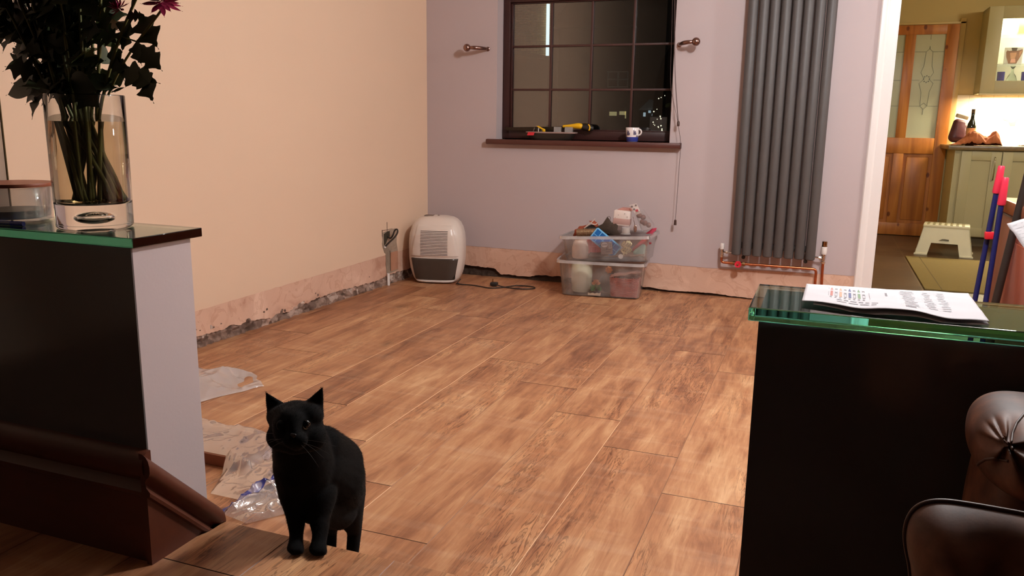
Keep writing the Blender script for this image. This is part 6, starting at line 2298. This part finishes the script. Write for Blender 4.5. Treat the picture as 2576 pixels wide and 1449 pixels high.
# wall cabinet with lit glass door
wc = thing('wall_cabinet', 'sage wall cabinet with a brightly lit glass door at the right picture edge', 'cabinet', (1.5, 8.65, 1.35))
WX, WX2, WZ, WZT, WY = 1.228, 2.2, 1.356, 2.102, 8.47
mb = MB()
mb.b2(WX, WX + .018, WY + .021, KY - .001, WZ, WZT).b2(WX2 - .018, WX2, WY + .021, KY - .001, WZ, WZT)
mb.b2(WX, WX2, WY + .021, KY - .001, WZ, WZ + .02).b2(WX, WX2, WY + .021, KY - .001, WZT - .02, WZT)
obj('carcass', mb, M_SAGE, wc, smooth=0)
obj('back_panel', MB().b2(WX + .018, WX2 - .018, KY - .014, KY - .002, WZ + .02, WZT - .02), mat('white_back_panel', rgb(240, 234, 214), .5), wc, smooth=0)
fr = .112
mb = MB()
mb.b2(WX, WX + fr, WY, WY + .02, WZ, WZT, .002).b2(WX2 - fr, WX2, WY, WY + .02, WZ, WZT, .002)
mb.b2(WX + fr, WX2 - fr, WY + .0005, WY + .02, WZT - .106, WZT, .002).b2(WX + fr, WX2 - fr, WY + .0005, WY + .02, WZ, WZ + .11, .002)
wd = obj('door', mb, M_SAGE, wc, smooth=30)
obj('glass_pane', MB().b2(WX + fr - .005, WX2 - fr + .005, WY + .008, WY + .012, WZ + .105, WZT - .10), M_PANE, wd, smooth=0)
obj('light_rail', MB().b2(WX - .004, WX2, WY - .006, WY + .02, WZ - .012, WZ, .002), mat('cream_light_rail', rgb(224, 208, 160), .4), wc)
M_SHELF = film_mat('shelf_glass', (.8, .95, .88, 1), .85, .10, .05)
for z in (1.615, 1.868):
    obj('shelf', MB().b2(WX + .019, WX2 - .019, WY + .05, KY - .016, z - .008, z), M_SHELF, wc, smooth=0)
IY = 8.62
M_BLUEG = mat('cobalt_blue_glass', rgb(28, 44, 168), .08, 0, .1, 20, 0, .6)
zb = WZ + .0205
for k, (pa, pb, lb) in enumerate((((1.3717, 8.62, 1.5508), (1.4342, 8.62, 1.4737), 'cobalt blue glass left of the decanter inside the lit cabinet'), ((1.5621, 8.62, 1.5492), (1.6331, 8.62, 1.4728), 'cobalt blue glass right of the decanter inside the lit cabinet'))):
    xc, r_ = (pa[0] + pb[0]) / 2, abs(pb[0] - pa[0]) / 2
    h_ = pa[2] - zb
    o = obj('blue_glass', MB().lathe([(0, 0), (r_ * .8, 0), (r_ * .92, h_ * .3), (r_, h_), (r_ * .93, h_), (r_ * .8, .01), (0, .008)], (xc, IY, zb), 24), M_BLUEG, smooth=50)
    tag(o, lb, 'glass', 'blue glasses in the lit cabinet')
pa, pb = (1.4405, 8.62, 1.4737), (1.5465, 8.62, 1.6011)
xc, r_, h_ = (pa[0] + pb[0]) / 2, (pb[0] - pa[0]) / 2, pb[2] - zb
o = obj('decanter', MB().lathe([(0, 0), (r_ * .95, 0), (r_, h_ * .15), (r_ * .92, h_ * .4), (r_ * .6, h_ * .62), (r_ * .22, h_ * .75), (r_ * .2, h_ * .9), (r_ * .42, h_), (r_ * .36, h_), (0, h_ * .88)], (xc, IY + .02, zb), 28), glass_mat('decanter_glass', (.86, .92, .90, 1), .02, 1.45), smooth=50)
tag(o, 'round clear glass decanter on the bottom shelf of the lit cabinet', 'decanter')
t = thing('cow_picture', 'small canvas picture of a brown cow on the middle shelf of the lit cabinet', 'picture', (1.42, 8.66, 1.616))
CY = 8.66
pa, pb = (1.4159, 8.66, 1.6331), (1.5596, 8.66, 1.7827)
z0 = 1.6155
sx = pb[0] - pa[0]
sh = pb[2] - pa[2]
obj('canvas', MB().b2(pa[0], pb[0], CY, CY + .015, z0, z0 + sh), mat('pale_canvas', rgb(206, 196, 190), .7), t, smooth=0)


def cp(u, v, d=0):
    return (pa[0] + sx * u, CY - .0012 - d, z0 + sh * v)


M_C1 = mat('cow_brown', rgb(134, 86, 58), .7, 0, .3, 60)
M_C2 = mat('cow_tan', rgb(186, 130, 96), .7, 0, .2, 60)
M_C3 = mat('cow_dark', rgb(72, 62, 44), .7)
M_C4 = mat('cow_nose', rgb(214, 150, 132), .7)
obj('cow_shape', MB().prism([cp(*q) for q in ((.08, .75), (.14, .84), (.24, .80), (.36, .82), (.62, .80), (.8, .84), (.96, .90), (.98, .75), (.88, .45), (.76, .2), (.7, 0.03), (.28, 0.03), (.22, .2), (.12, .45))], (0, .001, 0)), M_C1, t, smooth=0)
obj('cow_highlight', MB().prism([cp(.3, .7, .0005), cp(.66, .7, .0005), cp(.6, .35, .0005), cp(.36, .35, .0005)], (0, .001, 0)).prism([cp(.8, .75, .0005), cp(.95, .84, .0005), cp(.84, .45, .0005)], (0, .001, 0)), M_C2, t, smooth=0)
obj('cow_fringe', MB().prism([cp(.34, .99, .0008), cp(.68, .99, .0008), cp(.64, .80, .0008), cp(.4, .80, .0008)], (0, .001, 0)), M_C3, t, smooth=0)
obj('cow_muzzle', MB().prism([cp(.36, .12, .001), cp(.40, .34, .001), (cp(.62, .34, .001)), cp(.66, .12, .001)], (0, .001, 0)), M_C4, t, smooth=0)
pa, pb = (1.375, 8.62, 1.8923), (1.46, 8.62, 2.0089)
o = obj('lamp', MB().lathe([(0, 0), (.5, 0), (.53, .1), (.53, .9), (.48, 1), (0, 1)], ((pa[0] + pb[0]) / 2, IY, 1.8685), 24, Matrix.Diagonal(((pb[0] - pa[0]), (pb[0] - pa[0]), pb[2] - 1.8685, 1))), mat('glowing_lamp', rgb(255, 255, 250), .5, emit=(1, 1, 1, 1), estr=1.6), smooth=50)
tag(o, 'glowing white cylinder lamp on the top shelf of the lit cabinet', 'lamp')
pa = (1.4828, 8.62, 1.8964)
o = obj('cream_tin', MB().box((pa[0] + .055, IY, 1.8685 + .055), (.10, .08, .11), .004), mat('cream_tin', rgb(226, 206, 146), .4, 0, .15, 20))
tag(o, 'cream tin beside the glowing lamp on the top shelf', 'tin')

# things on the worktop
wz = .8965
t = thing('wine_bottle', 'dark wine bottle with a pale label standing behind the terracotta cloth', 'bottle', (1.26, 8.42, wz))
c0 = (1.1974, 8.45, 0.9688)
bx = c0[0]
ztop = (1.1473, 8.45, 1.2152)[2]
H_ = ztop - wz
obj('glass_body', MB().lathe([(0, 0), (.036, 0), (.038, .005), (.038, H_ * .52), (.034, H_ * .60), (.016, H_ * .74), (.0145, H_ * .92), (.0145, H_), (0, H_)], (bx, 8.45, wz), 24), mat('dark_bottle_glass', rgb(34, 38, 30), .08, 0, .1, 10, 0, .6), t, smooth=50)
obj('label', MB().lathe([(.0386, H_ * .08), (.0388, H_ * .1), (.0388, H_ * .46), (.0386, H_ * .48)], (bx, 8.45, wz), 24), mat('figured_label', rgb(206, 160, 112), .5, 0, .5, 50), t, smooth=60, label='pale figured label')
obj('cap', MB().lathe([(.0150, H_ * .9), (.0155, H_ * .9), (.0155, H_ + .002), (0, H_ + .002)], (bx, 8.45, wz), 20), mat('bottle_cap', rgb(90, 66, 34), .4), t, smooth=40)
o = obj('pink_tumbler', MB().lathe([(0, 0), (.013, 0), (.019, .09), (.018, .09), (0, .01)], ((1.2578, 8.6, 1.0225)[0], 8.6, wz + .02), 20).b2((1.2578, 8.6, 1.0225)[0] - .02, (1.2578, 8.6, 1.0225)[0] + .02, 8.58, 8.62, wz, wz + .02), mat('pink_glass', rgb(206, 96, 152), .3), smooth=50)
tag(o, 'pink tumbler on a small block behind the terracotta cloth', 'tumbler')
o = obj('maroon_bag', MB().hull([(1.085, 8.60, wz + .07, .05), (1.10, 8.62, wz + .20, .035), (1.15, 8.62, wz + .19, .03), (1.15, 8.60, wz + .06, .045)], 3), mat('maroon_packet', rgb(84, 42, 52), .4, 0, .6, 22), smooth=180)
tag(o, 'maroon and purple packet at the left end of the worktop', 'packet')
o = obj('white_packet', MB().box((1.125, 8.55, wz + .255), (.10, .06, .035), .008, (.1, .25, .2)), mat('white_crinkled_packet', rgb(214, 200, 176), .5, 0, .2, 30))
tag(o, 'white packet lying on top of the maroon packet', 'packet')
o = obj('sauce_bottle', MB().lathe([(0, 0), (.028, 0), (.028, .12), (.012, .16), (.012, .19), (0, .19)], (1.205, 8.60, wz), 20), mat('dark_blue_bottle', rgb(44, 52, 58), .2, 0, .4, 30), smooth=50)
tag(o, 'small dark bottle between the maroon packet and the wine bottle', 'bottle')
# terracotta cloth
L_, R2_ = (1.0111, 8.25, 0.8937), (1.4201, 8.25, 0.9032)


def cloth(u, v):
    x = 1.0 + .03 + (R2_[0] - .03 - 1.0) * u
    y = 8.215 + .22 * v
    env = min(1, u / .35) ** .8 * (min(1, (1 - u) / .06)) ** .6
    prof_ = .05 + .07 * math.exp(-((u - .42) / .22) ** 2) + .075 * math.exp(-((u - .86) / .10) ** 2)
    h = prof_ * env * math.sin(min(1, v * 1.25 + .02) * math.pi) ** .6
    n_ = noise.noise(Vector((u * 9 + v * 3, v * 6, 3))) * .022 + noise.noise(Vector((u * 22, v * 12, 6))) * .010
    return (x, y, wz + .003 + max(0, h + n_ * env))


o = obj('terracotta_cloth', MB().grid(70, 30, cloth), mat('terracotta_cloth', rgb(178, 100, 60), .85, 0, .12, 30), smooth=180, solid=.003)
tag(o, 'crumpled terracotta cloth lying on the front of the kitchen worktop', 'cloth')
o = obj('dark_napkin', MB().grid(24, 10, lambda u, v: (1.555 + .12 * u, 8.25 + .12 * v, wz + .004 + .022 * abs(noise.noise(Vector((u * 6, v * 4, 2)))) * (1 - abs(2 * u - 1)) ** .5)), mat('dark_cloth', rgb(72, 54, 38), .9), smooth=180, solid=.002)
tag(o, 'small dark cloth on the worktop right of the terracotta cloth', 'cloth')

# step stool, floor mat
st = thing('step_stool', 'cream plastic step stool standing on the dark kitchen floor before the cabinets', 'stool', (.985, 7.60, 0), math.radians(-8))
M_STOOL = mat('cream_stool_plastic', rgb(242, 236, 206), .4, 0, .03)


def side(mb, w_bot, w_top, leg, y_bot, y_top, rotk):
    h = .235
    pts = [(-w_bot, 0), (-w_bot + leg, 0), (-w_bot + leg + .022, .105), (w_bot - leg - .022, .105), (w_bot - leg, 0), (w_bot, 0), (w_top, h), (-w_top, h)]
    P = []
    for a, z in pts:
        y = y_bot + (y_top - y_bot) * z / h
        p = Vector((a, y, z))
        if rotk:
            p = Matrix.Rotation(rotk, 4, 'Z') @ p
        P.append(p)
    d = Matrix.Rotation(rotk, 4, 'Z') @ Vector((0, .005, 0))
    mb.prism(P, d)


mb = MB()
side(mb, .215, .168, .095, -.14, -.105, 0)
side(mb, .215, .168, .095, -.14, -.105, math.pi)
side(mb, .14, .105, .06, -.215, -.168, math.pi / 2)
side(mb, .14, .105, .06, -.215, -.168, -math.pi / 2)
obj('legs_frame', mb, M_STOOL, st, smooth=30, local=True)
obj('seat', MB().box((0, 0, .243), (.345, .222, .028), .010), M_STOOL, st, local=True)
mb = MB()
for k in range(7):
    mb.b2(-.145 + .043 * k, -.125 + .043 * k, -.105, .105, .2555, .2585, .001)
obj('seat_slot', mb, mat('stool_slot', rgb(170, 158, 118), .5), st, local=True)
for sx_, sy_ in ((-1, -1), (1, -1), (-1, 1), (1, 1)):
    obj('foot', MB().b2(sx_ * .219, sx_ * .121, sy_ * .1465, sy_ * .133, .0, .016, .003), M_STOOL, st, local=True)
obj('moulded_mark', MB().prism([(-.045, -.1275, .128), (-.01, -.1270, .131), (.03, -.1275, .128), (.03, -.126, .140), (.0, -.125, .143), (-.02, -.125, .142)], (0, .003, 0)), mat('grey_mark', rgb(110, 104, 84), .6), st, smooth=0, local=True)
t = thing('floor_mat', 'olive yellow floor mat with a paler side border on the kitchen floor', 'mat', (.95, 6.56, 0))
M_MAT = mat('olive_mat', rgb(138, 116, 62), .95, 0, .10, 60, .002)
obj('mat_body', MB().b2(.672, 1.28, 5.82, 7.30, .0, .009, .002), M_MAT, t)
obj('border_line', MB().b2(.770, .776, 5.825, 7.295, .009, .0098), mat('mat_line', rgb(110, 88, 44), .9), t, smooth=0)
